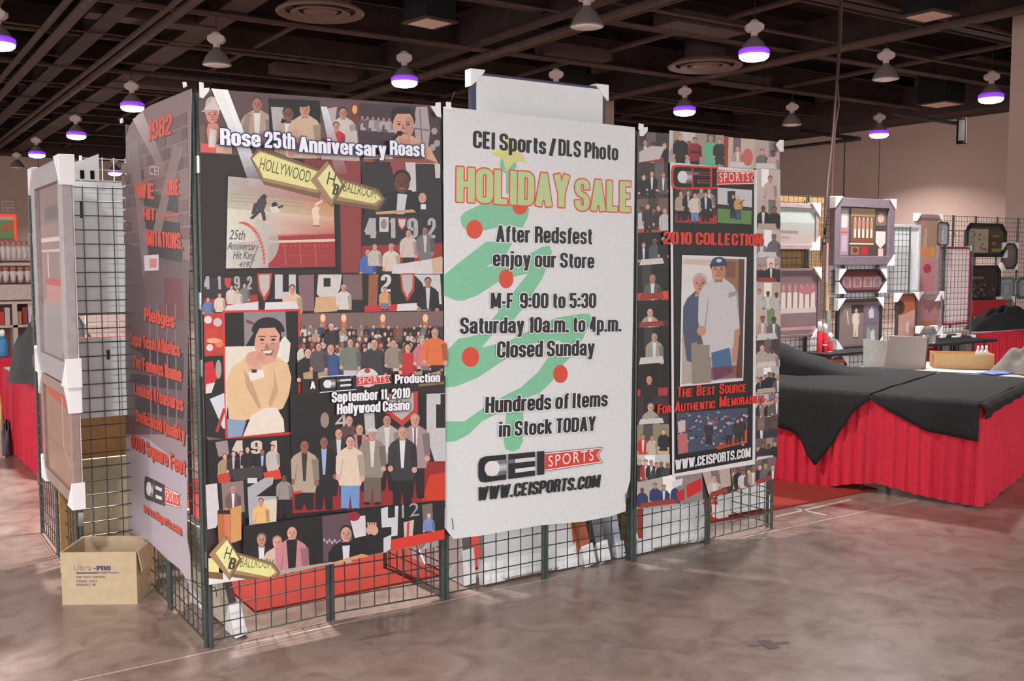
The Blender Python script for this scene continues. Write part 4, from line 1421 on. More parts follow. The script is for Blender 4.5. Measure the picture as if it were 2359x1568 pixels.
P.poly([(1270, 812), (1326, 812), (1300, 836), (1270, 880), (1242, 906), (1200, 920), (1150, 950), (1110, 970), (1080, 1000), (1050, 1016), (1027, 1018), (1026, 970), (1070, 970), (1110, 942), (1160, 912), (1200, 892), (1240, 856)], GR)
P.poly([(1166, 950), (1206, 944), (1204, 1018), (1196, 1034), (1180, 1040), (1164, 1034), (1160, 1018)], GR)
star = (216, 212, 140)
P.poly([(1166, 305), (1184, 330), (1182, 346), (1202, 352), (1214, 376), (1196, 372), (1182, 376), (1166, 396), (1158, 366), (1140, 358), (1130, 352), (1150, 344), (1166, 336)], star)
P.poly([(1130, 352), (1150, 344), (1170, 346), (1150, 354)], (222, 222, 110))
for x, y, rx, ry in ((1198, 474, 18, 20), (1093, 528, 19, 22), (1166, 642, 17, 22), (1084, 822, 20, 23), (1291, 861, 17, 21)):
    P.ell(x, y, rx, ry, (216, 76, 48), 24)
K = (26, 24, 30)
HALO = (228, 228, 230)


def line2(words, h0, out=HALO, bold=.052):
    for s_, x0, y0, x1, y1 in words:
        P.text(s_, x0, y0, x1, h0, K, y1=y1, bold=bold, vb=.012, out=out, ow=.07, off=.008)


def span(s_, x0, y0, x1, y1, h0, out=HALO, col=K, bold=.052, oww=.07):
    P.text(s_, x0, y0, x1, h0, col, y1=y1, bold=bold, vb=.012, out=out, ow=oww, off=.008, space=1.06)


span('CEI Sports', 1089, 340, 1258, 356, 40, None)
span('/', 1264, 357, 1280, 359, 38, None)
span('DLS Photo', 1286, 358, 1424, 370, 38, None)
P.text('HOLIDAY', 1051, 464, 1311, 80, (222, 78, 44), y1=478, bold=.07, vb=.02, out=(222, 78, 44), ow=.045, space=1.1)
P.text('HOLIDAY', 1051, 464, 1311, 80, (186, 208, 148), y1=478, bold=.05, vb=.012, space=1.1)
P.text('SALE', 1324, 484, 1452, 72, (222, 78, 44), y1=488, bold=.07, vb=.02, out=(222, 78, 44), ow=.045, space=1.1)
P.text('SALE', 1324, 484, 1452, 72, (186, 208, 148), y1=488, bold=.05, vb=.012, space=1.1)
span('After', 1142, 557, 1220, 559, 38)
span('Redsfest', 1231, 559, 1363, 563, 38)
span('enjoy our Store', 1134, 613, 1368, 618, 36)
span('M-F', 1129, 710, 1180, 710, 36)
span('9:00 to 5:30', 1196, 710, 1372, 709, 36)
span('Saturday 10a.m. to 4p.m.', 1058, 769, 1430, 763, 38)
span('Closed Sunday', 1143, 824, 1368, 818, 38)
span('Hundreds of Items', 1116, 951, 1398, 935, 37)
span('in Stock TODAY', 1147, 1006, 1370, 991, 35)
lettering_logo(P, 1100, 1052, 1252, 1112, 1387, -.095)
P.text('WWW.CEISPORTS.COM', 1100, 1152, 1382, 31, K, y1=1121, bold=.05, vb=.012, shear=.12, off=.008, space=1.05)
P.build('printed_sheet', M_VINYL, b2, [px2(*p) for p in edge2], (222, 222, 223))
corner_hook(b2, px2, [(1022, 236), (1033, 237), (1033, 246), (1036, 256), (1022, 254)])
corner_hook(b2, px2, [(1465, 285), (1476, 288), (1474, 302), (1464, 300)])
u, v = px2(1034, 240)
tie(b2, [(u - .01, -.012, v - .03), (u, -.008, v), (u + .035, .0, v + .065)], .0014)
for x, y in ((1042, 1215), (1440, 1155)):
    u, v = px2(x, y)
    tie(b2, [(u - .004, -.006, v + .05), (u, -.01, v), (u + .012, .03, v - .03)])

# ------------------------------------------------------------------ banner 3: black collection banner with a border of snapshots
O3 = (POST[4][0], POST[4][1] - .028)
px3, M3 = sheet_plane(O3, (POST[6][0] - POST[4][0], POST[6][1] - POST[4][1]))
b3 = thing('collection_banner', 'black banner reading 2010 COLLECTION framed by a border of snapshots', 'banner')
b3.matrix_world = M3
P = Print(px3)
edge3 = [(1472, 302), (1796, 327), (1794, 720), (1787, 985), (1781, 1101), (1682, 1134), (1632, 1146), (1576, 1161), (1463, 1171), (1466, 800)]
P.poly(edge3, (64, 52, 54))
DK = [(50, 46, 50), (70, 66, 70), (40, 38, 42), (96, 92, 96), (30, 28, 32)]
LT = [(206, 200, 200), (150, 130, 130), (190, 160, 150), (110, 104, 110)]
snapshot(P, [(1473, 303), (1546, 308), (1540, 378), (1472, 374)], (70, 58, 60), 3, 15, DK, None, 1)
P.poly([(1472, 350), (1500, 336), (1532, 338), (1520, 366), (1473, 374)], (206, 196, 196))
snapshot(P, [(1542, 300), (1602, 306), (1600, 378), (1540, 374)], (208, 200, 200), 2, 17, [(46, 42, 46), (170, 160, 168)], None, 2)
P.fig(1567, 308, 15, SKIN[0], (150, 130, 120), (46, 42, 46), (40, 38, 42), hem=3.9, legs=4.4)
snapshot(P, [(1602, 306), (1668, 312), (1666, 384), (1600, 380)], (170, 150, 146), 0, 14, LT, None, 3)
P.fig(1600, 316, 14, SKIN[1], HAIRS[0], (150, 44, 58), (40, 36, 40), hem=3.9, legs=4.6)
P.rect(1592, 348, 1612, 353, (50, 36, 40))
P.fig(1637, 312, 15, SKIN[1], HAIRS[3], (104, 186, 146), None, hem=4.6)
P.fig(1657, 318, 13, SKIN[0], HAIRS[2], (52, 58, 52), (60, 54, 52), hem=3.8, legs=4.6)
P.rect(1668, 314, 1678, 384, (164, 62, 40))
snapshot(P, [(1678, 316), (1738, 321), (1736, 390), (1676, 386)], (206, 184, 172), 1, 14, LT, None, 4)
P.ell(1722, 362, 12, 20, (206, 110, 96))
snapshot(P, [(1738, 321), (1796, 327), (1795, 392), (1736, 388)], (190, 170, 164), 2, 14, [(120, 112, 116), (206, 170, 170)], None, 5)
# left column
cols = [((70, 62, 62), 3, DK, None), ((120, 96, 90), 5, [(200, 196, 200), (60, 56, 60)], (176, 92, 70)), ((40, 34, 36), 3, [(90, 92, 98), (40, 38, 40)], None), ((36, 32, 34), 1, [(96, 100, 90)], (206, 84, 60)),
        ((34, 28, 28), 1, [(190, 160, 130)], (60, 50, 50)), ((30, 26, 28), 1, [(166, 160, 148)], None), ((28, 24, 26), 1, [(40, 36, 40)], (176, 60, 60)), ((60, 46, 46), 1, [(176, 164, 156)], None),
        ((150, 140, 116), 3, [(190, 60, 52), (40, 40, 44), (206, 190, 170)], (206, 180, 150)), ((206, 204, 200), 6, [(40, 50, 52), (176, 60, 60), (70, 66, 70)], (130, 140, 112))]
ys = [374, 456, 534, 610, 690, 752, 838, 910, 976, 1046, 1108]
for k, (bg, n, tp, fl_) in enumerate(cols):
    xr = 1539 if k < 6 else 1537 + (k - 6) * 1.5
    snapshot(P, [(1470 - k * .4, ys[k] + 2), (xr, ys[k]), (xr, ys[k + 1]), (1469 - k * .4, ys[k + 1] + 3)], bg, n, 13 if n > 1 else 20, tp, fl_, 20 + k)
# right column
rcol = [((206, 190, 184), 1, [(206, 180, 170)], None), ((196, 178, 176), 2, [(44, 50, 76), (38, 36, 38)], None), ((206, 190, 186), 2, LT, (206, 196, 196)), ((176, 156, 154), 4, DK + LT, (206, 196, 196)),
        ((196, 176, 166), 3, [(34, 32, 34), (200, 196, 190)], None), ((206, 186, 172), 2, LT, (206, 196, 190)), ((70, 58, 58), 2, [(190, 170, 160)], (206, 190, 186)), ((196, 188, 190), 6, DK, (70, 56, 54)),
        ((200, 192, 192), 6, DK + LT, (90, 80, 84)), ((80, 66, 62), 2, [(50, 48, 56), (150, 160, 190)], None), ((110, 92, 90), 4, DK + LT, None)]
yr = [388, 458, 528, 592, 650, 712, 784, 848, 908, 962, 1010, 1062]
for k, (bg, n, tp, fl_) in enumerate(rcol):
    xl = 1740 - k * .4
    xe = 1796 - max(0, k - 5) * 1.6
    snapshot(P, [(xl, yr[k]), (xe, yr[k] + (3 if k < 6 else -4)), (xe, yr[k + 1] + (3 if k < 5 else -4)), (xl, yr[k + 1])], bg, n, 12 if n > 2 else 15, tp, fl_, 50 + k)
# bottom strip
snapshot(P, [(1465, 1110), (1566, 1088), (1572, 1160), (1463, 1171)], (186, 176, 172), 4, 13, [(50, 62, 110), (190, 206, 206), (36, 34, 36)], (176, 160, 150), 80)
P.poly([(1552, 1096), (1614, 1080), (1616, 1150), (1566, 1160)], (150, 134, 134))
P.poly([(1578, 1116), (1612, 1100), (1614, 1128), (1580, 1146)], (206, 40, 40))
P.poly([(1556, 1132), (1574, 1124), (1574, 1150), (1558, 1154)], (196, 44, 52))
P.poly([(1544, 1108), (1570, 1100), (1568, 1116), (1548, 1122)], (226, 224, 226))
snapshot(P, [(1614, 1084), (1678, 1070), (1682, 1134), (1632, 1146)], (196, 170, 160), 1, 17, [(206, 196, 190)], (60, 46, 50), 81)
snapshot(P, [(1680, 1070), (1738, 1058), (1736, 1118), (1682, 1134)], (130, 100, 100), 5, 12, DK + LT, None, 82)
snapshot(P, [(1738, 1060), (1784, 1050), (1781, 1101), (1736, 1117)], (120, 104, 104), 3, 13, DK + LT, None, 83)
# centre panel
P.poly([(1540, 374), (1741, 392), (1736, 1068), (1545, 1098)], (230, 226, 228))
P.poly([(1546, 382), (1734, 398), (1730, 1058), (1550, 1090)], (22, 18, 20))
snapshot(P, [(1553, 432), (1648, 438), (1648, 516), (1553, 512)], (60, 48, 48), 0, 15, None, None, 84)
P.poly([(1553, 494), (1648, 496), (1648, 516), (1553, 512)], (170, 46, 44))
for x, y, tp, sh in ((1565, 440, (176, 160, 140), None), (1582, 438, (40, 36, 42), (190, 190, 206)), (1612, 432, (150, 140, 134), None), (1630, 434, (166, 148, 150), (220, 216, 216)), (1622, 442, (44, 42, 46), (224, 220, 222)), (1597, 444, (222, 206, 196), None)):
    P.fig(x, y, 12, SKIN[0], HAIRS[0], tp, (110, 140, 190) if x == 1597 else (36, 32, 36), sh, legs=5.6, hem=3.8)
P.poly([(1649, 440), (1729, 444), (1727, 517), (1649, 513)], (104, 140, 78))
P.poly([(1649, 432), (1729, 438), (1728, 478), (1649, 470)], (206, 204, 206))
P.poly([(1649, 470), (1728, 478), (1728, 486), (1649, 480)], (50, 52, 50))
P.rect(1672, 440, 1690, 470, (50, 48, 52))
P.fig(1685, 448, 9, SKIN[0], HAIRS[0], (44, 42, 48), (40, 42, 50), legs=6, hem=3.6)
P.fig(1697, 450, 9, SKIN[2], (206, 190, 130), (206, 160, 90), (70, 84, 120), legs=6, hem=3.6)
P.line([(1698, 470), (1711, 460)], 2, (110, 70, 40))
P.text('2010 COLLECTION', 1524, 562, 1752, 29, (222, 56, 38), y1=566, bold=.045, vb=.02, out=(60, 20, 20), ow=.04)
P.poly([(1567, 587), (1716, 592), (1708, 876), (1562, 890)], (228, 224, 226))
P.poly([(1571, 592), (1711, 597), (1704, 870), (1566, 884)], (186, 170, 162))
P.poly([(1571, 592), (1638, 594), (1630, 760), (1568, 760)], (226, 220, 218))
P.poly([(1570, 596), (1636, 598), (1634, 612), (1570, 608)], (216, 190, 174))
P.poly([(1660, 595), (1700, 597), (1698, 690), (1668, 690)], (156, 110, 82))
P.poly([(1668, 602), (1690, 603), (1689, 640), (1668, 638)], (130, 88, 64))
P.poly([(1698, 596), (1711, 597), (1706, 870), (1692, 870)], (92, 66, 56))
P.fig(1608, 628, 46, (212, 150, 134), (196, 186, 180), (78, 86, 112), None, (206, 170, 150), hem=3.9, w=.74)
P.poly([(1574, 700), (1604, 680), (1622, 700), (1624, 800), (1600, 838), (1578, 830), (1570, 770)], (82, 88, 112))
P.poly([(1604, 720), (1622, 716), (1624, 764), (1606, 764)], (226, 130, 50))
P.poly([(1588, 790), (1634, 780), (1634, 880), (1590, 884)], (150, 138, 126))
P.poly([(1600, 776), (1626, 772), (1626, 790), (1602, 792)], (96, 84, 80))
P.fig(1651, 594, 50, (206, 146, 126), (70, 52, 46), (206, 202, 204), None, None, hem=4.0, w=.82)
P.ell(1652, 608, 19, 17, (62, 72, 104), 16, math.pi, 2 * math.pi)
P.poly([(1633, 607), (1671, 607), (1672, 612), (1630, 614)], (50, 58, 86))
P.ell(1652, 600, 6, 4.5, (206, 210, 226))
P.poly([(1634, 700), (1692, 680), (1700, 760), (1684, 800), (1650, 830), (1630, 820)], (208, 204, 206))
P.poly([(1634, 812), (1676, 800), (1684, 858), (1640, 876)], (76, 110, 150))
P.poly([(1688, 760), (1700, 756), (1694, 830), (1682, 836)], (196, 140, 118))
P.poly([(1634, 846), (1700, 840), (1700, 868), (1634, 874)], (150, 60, 62), .5)
RED = (222, 54, 38)
P.text('T', 1556, 914, 1566, 24, RED, bold=.05, y1=913)
P.text('HE', 1567, 914, 1590, 19, RED, bold=.05, y1=912)
P.text('B', 1600, 911, 1612, 24, RED, bold=.05, y1=910)
P.text('EST', 1613, 910, 1642, 19, RED, bold=.05, y1=908)
P.text('S', 1652, 907, 1664, 24, RED, bold=.05, y1=906)
P.text('OURCE', 1665, 906, 1713, 19, RED, bold=.05, y1=902)
P.text('F', 1510, 952, 1520, 22, RED, bold=.05, y1=951)
P.text('OR', 1521, 951, 1541, 17, RED, bold=.05, y1=949)
P.text('A', 1549, 948, 1563, 24, RED, bold=.05, y1=947)
P.text('UTHENTIC', 1564, 947, 1643, 18, RED, bold=.05, y1=939)
P.text('M', 1652, 937, 1669, 24, RED, bold=.05, y1=935)
P.text('EMORABILIA', 1670, 935, 1757, 18, RED, bold=.05, y1=926)
P.poly([(1553, 950), (1718, 938), (1716, 1020), (1556, 1046)], (70, 78, 100))
rc = random.Random(9)
for k in range(110):
    x, y = rc.uniform(1560, 1712), rc.uniform(946, 1022)
    w_ = rc.uniform(3, 8)
    P.poly([(x, y), (x + w_, y - .5), (x + w_, y + 4), (x, y + 5)], rc.choice([(150, 156, 172), (196, 190, 196), (52, 58, 80), (110, 116, 136), (44, 44, 56), (176, 90, 84)]))
P.poly([(1640, 1030), (1716, 990), (1716, 1018), (1650, 1034)], (176, 70, 50))
P.poly([(1556, 1000), (1578, 996), (1580, 1040), (1558, 1045)], (196, 110, 110))
P.poly([(1556, 970), (1574, 966), (1574, 992), (1558, 996)], (216, 190, 190))
P.poly([(1700, 980), (1716, 972), (1716, 1018), (1702, 1020)], (206, 90, 60))
for x, y in ((1628, 968), (1674, 968), (1694, 964), (1704, 960)):
    P.fig(x, y, 9, SKIN[0], HAIRS[0], rc.choice([(70, 80, 110), (206, 190, 190), (50, 50, 60)]), (40, 40, 50), legs=6, hem=3.6)
P.text('WWW.CEISPORTS.COM', 1550, 1081, 1724, 23, (232, 228, 230), y1=1051, bold=.05, vb=.02)
lettering_logo(P, 1546, 384, 1646, 432, 1735, .045, (22, 18, 20), (222, 52, 38))
P.build('printed_sheet', M_VINYL, b3, [px3(*p) for p in edge3], (64, 52, 54), backcol=(214, 214, 216))
corner_hook(b3, px3, [(1466, 296), (1484, 293), (1484, 303), (1474, 315), (1467, 314)])
corner_hook(b3, px3, [(1797, 323), (1789, 323), (1780, 334), (1788, 350), (1797, 350)])

# ------------------------------------------------------------------ banner 4: side banner round the corner
px4, M4 = sheet_plane((-.03, 1.32), (0, -1))
b4 = thing('side_banner', 'grey side banner round the corner with red lettering over a brick wall print', 'banner')
b4.matrix_world = M4
P = Print(px4)
edge4 = [(441, 204), (400, 222), (345, 243), (316, 264), (298, 290), (290, 320), (288, 600), (290, 1000), (291, 1222), (340, 1243), (384, 1288), (416, 1312), (432, 1342), (441, 1348), (438, 1280), (431, 1240), (431, 900), (437, 500)]
P.poly(edge4, (152, 132, 138))
P.poly([(298, 290), (316, 264), (345, 243), (441, 204), (437, 460), (433, 700), (289, 700), (290, 330)], (134, 108, 108))
rc = random.Random(3)
k = 0
v = px4(300, 560)[1]
vt = px4(441, 250)[1]
u0, u1 = .03, px4(437, 400)[0] - .02
row = 0
while v < vt:
    u = u0 - (.07 if row % 2 else 0)
    while u < u1:
        a, b_ = max(u + .006, u0), min(u + .132, u1)
        top_lim = px4(298, 290)[1] + (b_ / 1.25) * .05
        if b_ - a > .02 and v + .05 < 2.30 + .12 * (a / 1.2):
            P.n += 1
            c_ = rc.choice([(112, 82, 80), (122, 94, 92), (98, 72, 72), (130, 100, 98), (110, 90, 94)])
            P.raw([(a, v), (b_, v), (b_, v + .052), (a, v + .052)], [(0, 1, 2, 3)], [[(*lin(c_), 1)] * 4])
        u += .14
    v += .062
    row += 1
P.poly([(289, 560), (436, 600), (432, 1000), (290, 1000)], (104, 84, 88))
for x0, x1, y0, y1 in ((318, 410, 440, 470), (330, 415, 500, 525), (330, 420, 555, 585), (300, 340, 780, 800), (330, 424, 800, 850), (300, 420, 860, 880), (312, 424, 915, 945)):
    P.poly([(x0, y0), (x1, y0 + 14), (x1, y1 + 20), (x0, y1)], (62, 54, 58))
P.poly([(378, 640), (420, 640), (424, 740), (380, 730)], (110, 62, 64))
for x in (345, 362, 384, 404):
    P.line([(x, 700), (x + 4, 1000)], 3, (128, 110, 116))
P.poly([(290, 1000), (340, 1008), (432, 1080), (431, 1240), (438, 1280), (441, 1348), (416, 1312), (340, 1243), (291, 1222)], (176, 164, 174))
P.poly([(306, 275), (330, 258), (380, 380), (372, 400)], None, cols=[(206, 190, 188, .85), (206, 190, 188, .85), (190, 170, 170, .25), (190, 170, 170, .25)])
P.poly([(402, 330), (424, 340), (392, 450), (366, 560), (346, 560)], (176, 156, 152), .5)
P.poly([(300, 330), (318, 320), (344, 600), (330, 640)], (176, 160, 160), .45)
P.poly([(332, 588), (366, 586), (366, 622), (334, 624)], (206, 200, 206))
P.poly([(344, 596), (362, 595), (362, 616), (346, 617)], (206, 130, 126))
RD = (214, 78, 56)
SH = (76, 48, 50)


def red(s_, x0, y0, x1, y1, h, sh=0.0):
    P.text(s_, x0 + 1.5, y0 + 3, x1 + 1.5, h, SH, y1=y1 + 3, bold=.05, shear=sh)
    P.text(s_, x0, y0, x1, h, RD, y1=y1, bold=.055, shear=sh)


red('1982', 343, 325, 398, 307, 44, .1)
P.text('CEI', 345, 402, 366, 20, (206, 196, 200), y1=404)
red('WE', 313, 456, 356, 458, 34)
red('OBE', 384, 450, 412, 450, 36)
red('HIT', 330, 506, 358, 508, 26)
P.line([(362, 500), (416, 494)], 4, RD)
red('IMITATIONS.', 338, 566, 422, 574, 34)
red('Pledges', 334, 738, 404, 756, 30)
red('Super Ticket Athletics', 302, 794, 416, 822, 28)
red('The Famous Name', 308, 846, 420, 880, 28)
red('Limited Treasures', 310, 908, 424, 948, 28)
red('Dedicated Quality', 315, 970, 428, 1018, 28)
red('6000 Square Feet', 303, 1028, 429, 1096, 30)
lettering_logo(P, 334, 1094, 381, 1148, 417, .48, (64, 56, 60))
red('www.ceisports.com', 332, 1176, 420, 1232, 18)
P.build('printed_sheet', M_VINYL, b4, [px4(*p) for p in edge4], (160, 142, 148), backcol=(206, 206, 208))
corner_hook(b4, px4, [(289, 275), (294, 273), (295, 283), (290, 285)])
corner_hook(b4, px4, [(436, 190), (442, 190), (444, 200), (438, 204)])


# ------------------------------------------------------------------ framed pictures with white cardboard corners
def outline(w, h, cut):
    if cut <= 0:
        return [(-w / 2, 0), (w / 2, 0), (w / 2, h), (-w / 2, h)]
    c = cut
    return [(-w / 2 + c, 0), (w / 2 - c, 0), (w / 2, c), (w / 2, h - c), (w / 2 - c, h), (-w / 2 + c, h), (-w / 2, h - c), (-w / 2, c)]


def picture(label, w, h, fcol, draw=None, loc=(0, 0, 0), rz=0.0, tilt=0.0, fw=.05, cut=0.0, corners='abcd', cs=.1, depth=.035, group=None, paper=(190, 180, 176), back=(220, 222, 222), bk=.985):
    """origin bottom middle, face towards -y; corners a,b,c,d = bottom left, bottom right, top right, top left"""
    t = thing('framed_picture', label, 'framed picture', loc, rz, group)
    t.rotation_euler.x = tilt
    fm = mat('frame_%d_%d_%d' % tuple(fcol), fcol, .4, 0, .5, .12, 20)
    ou = outline(w, h, cut)
    inn = [(x * (w - 2 * fw) / w, fw + (z) * (h - 2 * fw) / h) for x, z in ou]
    MB().ring(ou, inn, -depth, 0).build('frame', fm, t, bevel=.004)
    P = Print(lambda a, b: (-(w - 2 * fw) / 2 + a * (w - 2 * fw), fw + (1 - b) * (h - 2 * fw)))
    if draw:
        draw(P)
    o = P.build('print', M_PAPER, t, inn, paper)
    o.location.y = -depth * .55
    MB().prism([(x * bk, z * bk + h * (1 - bk) / 2) for x, z in ou], -.006, .006).build('backing', mat('backing_%d_%d_%d' % tuple(back), back, .6, 0, .3, .03, 8), t)
    for k in corners:
        sx = -1 if k in 'ad' else 1
        z0, sz = (0, 1) if k in 'ab' else (h, -1)
        e = .012
        x0 = sx * (w / 2 + e)
        zz = z0 - sz * e
        tri = [(x0, zz), (x0 - sx * cs, zz), (x0 - sx * cs * .85, zz + sz * .02), (x0 - sx * .02, zz + sz * cs * .85), (x0, zz + sz * cs)]
        if sx * sz > 0:
            tri.reverse()
        MB().prism(tri, -depth - .012, .014).build('corner_protector', M_WHITEPL, t, bevel=.003)
    return t


def hanger_strips(t, w, h, xs, m=None):
    for x in xs:
        MB().box((x - .008, .006, h * .72), (x + .008, .012, h * .84)).build('hanger', M_DARKWOOD, t)


def team(P, bg, rows=1, col=(206, 196, 186), n=5, band=None):
    P.rect(0, 0, 1, 1, bg)
    if band:
        P.rect(0, .78, 1, 1, band)
    for r_ in range(rows):
        for k in range(n):
            x = (k + .6) / (n + .3)
            hh = .13 / rows
            y = .2 + r_ * .36
            s = lambda a, b: (x + a * hh * .8, y + b * hh)
            P.poly([s(-.5, 1), s(.5, 1), s(.6, 3), s(.4, 3.2), s(.45, 5.4), s(.1, 5.4), s(0, 3.6), s(-.1, 5.4), s(-.45, 5.4), s(-.4, 3.2), s(-.6, 3)], col)
            P.ell(x, y + hh * .5, hh * .32, hh * .5, (170, 120, 104), 8)


# ------------------------------------------------------------------ inside the booth
MB_c = MB()
cx = [onZ(549, 1417, 0), onZ(755, 1381, 0)]
yc = (cx[0].y + cx[1].y) / 2
car = MB().box((.33, yc, 0), (5.2, 3.6, .012)).build('carpet', M_CARPET)
tag(car, 'bright red carpet lying inside the booth behind the front grid panels', 'carpet')

# pictures leaning inside the booth, seen below the banners
def leaning(label, px, py, w, h, rz, tilt, fcol, end=0, **k):
    """px,py: where its nearest bottom corner (end=-1 left, 1 right) or bottom middle (0) meets the floor in the photo"""
    p = onZ(px, py, .015)
    d = Vector((math.cos(rz), math.sin(rz), 0))
    p = p - d * (end * w / 2)
    return picture(label, w, h, fcol, None, (p.x, p.y, .016), rz, tilt, **k)


R = math.radians
leaning('tall dark-edged picture leaning edge-on behind the left end of the collage banner', 546, 1462, .6, .5, R(92), R(-12), (90, 66, 64), -1, cs=.17, corners='abcd', back=(190, 176, 160))
leaning('big picture with grey edge leaning behind the seam of collage and holiday banner', 1072, 1343, .6, .9, R(90), R(-4), (120, 110, 104), -1, cs=.2, back=(224, 224, 226), depth=.05)
leaning('wide white picture back standing below the middle of the holiday banner', 1224, 1321, .6, .9, R(180), R(8), (176, 164, 152), 0, cs=.14, back=(228, 228, 228))
leaning('brown-edged picture leaning sideways below the right half of the holiday banner', 1350, 1300, .4, .7, R(80), R(-12), (176, 90, 60), -1, cs=.13, corners='ab', back=(190, 110, 70), depth=.05)
leaning('silver-wrapped picture leaning sideways beside the brown-edged one', 1384, 1292, .4, .72, R(80), R(-12), (120, 122, 124), -1, cs=.13, corners='ab', back=(150, 150, 152), depth=.05)
leaning('pale blue-white picture back near the brace, right end of the holiday banner', 1424, 1280, .45, .8, R(84), R(-10), (196, 204, 216), -1, cs=.1, corners='ab', back=(206, 212, 222))
leaning('white picture back with white corners below the left half of the collection banner', 1550, 1255, .56, .8, R(180), R(8), (176, 160, 136), 0, cs=.14, back=(226, 226, 227))
leaning('white picture back farther in, below the right end of the collection banner', 1716, 1180, .5, .75, R(180), R(8), (176, 60, 70), 0, cs=.1, back=(226, 228, 226))
leaning('reddish picture leaning edge-on behind the seam of holiday and collection banner', 1470, 1272, .4, .85, R(88), R(-1), (170, 60, 44), -1, cs=.1, corners='ab', back=(176, 150, 110))

pq = onY(740, 1302, .1)
picture('beige picture back with white corners hung low behind the collage banner', .62, .6, (150, 140, 128), None, (.93, .085, pq.z + .01), R(180), 0, cs=.13, back=(184, 172, 158))

# picture back rising above the holiday banner
pa, pb = onY(1090, 250, .03), onY(1399, 270, .03)
t = picture('large picture seen from the back, rising white above the holiday banner', pb.x - pa.x, .55, (44, 42, 66), None, ((pa.x + pb.x) / 2, .045, pa.z - .36), R(180), 0, cs=.09, back=(226, 226, 228), fw=.03, bk=.94)

# two pictures hanging outside on the far left panel
XF = -.345


def reflect(P):  # reflections in the picture glass, painted as coloured shapes on the print
    P.rect(0, 0, 1, 1, (150, 118, 114))
    P.rect(0, 0, 1, .22, (132, 100, 98))
    P.rect(.25, .12, .8, .2, (96, 76, 76))
    P.rect(.05, .3, .95, .325, (224, 206, 196))
    P.rect(.05, .37, .95, .385, (214, 196, 186))
    P.rect(.3, .39, .36, .54, (214, 190, 180))
    P.rect(.2, .54, .85, .58, (190, 74, 72))
    P.rect(.22, .58, .85, .67, (196, 136, 130))
    P.rect(.1, .67, 1, .71, (172, 150, 148))
    P.rect(0, .71, 1, 1, (160, 150, 148))
    P.poly([(.75, 1), (.95, .85), (1, .85), (.85, 1)], (120, 108, 106))


def brownish(P):
    P.rect(0, 0, 1, 1, (168, 130, 112))
    P.poly([(0, 0), (1, 0), (1, .16), (.1, .1)], (206, 84, 60))
    P.rect(.62, .05, .66, .62, (196, 164, 150))
    P.rect(0, .62, 1, .64, (150, 112, 98))
    P.poly([(.62, .6), (.66, .6), (.95, .8), (.95, .83)], (196, 164, 150))


za, zb = onX(163, 362, XF), onX(176, 884, XF)
ya = onX(92, 402, XF)
t = picture('tall picture in a wide pale frame, upper one at far left', ya.y - za.y + .02, za.z - zb.z, (160, 150, 153), reflect, (XF, (ya.y + za.y) / 2, zb.z), R(-90), 0, fw=.11, cs=.15, depth=.05)
zc = onX(190, 1166, XF)
zt = onX(176, 890, XF)
t = picture('brown picture in plastic wrap with white corners, lower one at far left', ya.y - za.y - .02, zt.z - zc.z, (150, 124, 116), brownish, (XF, (ya.y + za.y) / 2, zc.z), R(-90), 0, fw=.06, cs=.14, depth=.04)

# picture backs behind the left face panel
pa, pb = onY(168, 415, 1.36), onY(300, 720, 1.36)
t = picture('upper white picture back behind the short grid panel left of the side banner', .62, pa.z - pb.z, (34, 34, 40), None, (.01, 1.345, pb.z), R(180), 0, fw=.025, corners='', back=(232, 236, 236))
hanger_strips(t, .62, pa.z - pb.z, (.24,))
pc = onY(170, 778, 1.36)
pd = onY(170, 966, 1.36)
t = picture('lower white picture back with a red edge behind the short grid panel', .62, pc.z - pd.z, (160, 40, 56), None, (.01, 1.345, pd.z), R(180), 0, fw=.02, corners='', back=(230, 234, 235))
hanger_strips(t, .62, pc.z - pd.z, (.13, -.13))
pe = onY(176, 985, 1.5)
t = tag(MB().box((-.34, 1.66, .02), (.36, 1.70, 1.02)).build('cardboard_sheet', M_TAN, None), 'brown cardboard sheet standing behind the short grid panel left of the side banner', 'cardboard')
t = tag(MB().box((-.28, 1.40, .01), (.3, 1.43, .66)).build('cardboard_sheet', mat('grey_tan_board', (186, 170, 140), .8), None), 'grey-tan board standing low behind the short grid panel', 'board')
q0, q1 = onY(165, 400, 1.27), onY(190, 360, 1.27)
t = thing('corner_bracket', 'white cardboard picture corner with two dark slots at the top of the short grid panel', 'cardboard corner', (q0.x + .07, 1.262, q0.z - .03))
MB().prism([(-.07, 0), (.065, 0), (.065, .14), (-.0, .11), (-.07, .085)], 0, .012).build('card', M_WHITE, t)
for x in (-.03, .02):
    MB().box((x, -.003, .005), (x + .02, 0, .05)).build('slot', M_DARKBOX, t)


# ------------------------------------------------------------------ the carton on the floor
def carton(name, label, loc, rz, w, d, h, m, flap=None, th=.006):
    t = thing(name, label, 'cardboard box', loc, rz)
    mb = MB()
    mb.box((-w / 2, 0, 0), (w / 2, d, th))
    mb.box((-w / 2, 0, th), (w / 2, th, h)).box((-w / 2, d - th, th), (w / 2, d, h)).box((-w / 2, th, th), (-w / 2 + th, d - th, h)).box((w / 2 - th, th, th), (w / 2, d - th, h))
    mb.build('box_body', m, t)
    return t


bl, br = onZ(144, 1393, 0), onZ(317, 1391, 0)
bw = (br - bl).length
brz = math.atan2(br.y - bl.y, br.x - bl.x) + .0
bh = .272
bd = .3
t = carton('cardboard_box', 'open cardboard box with dark blue printing on the floor by the left corner', (bl + br) / 2, brz, bw, bd, bh, M_CARD)


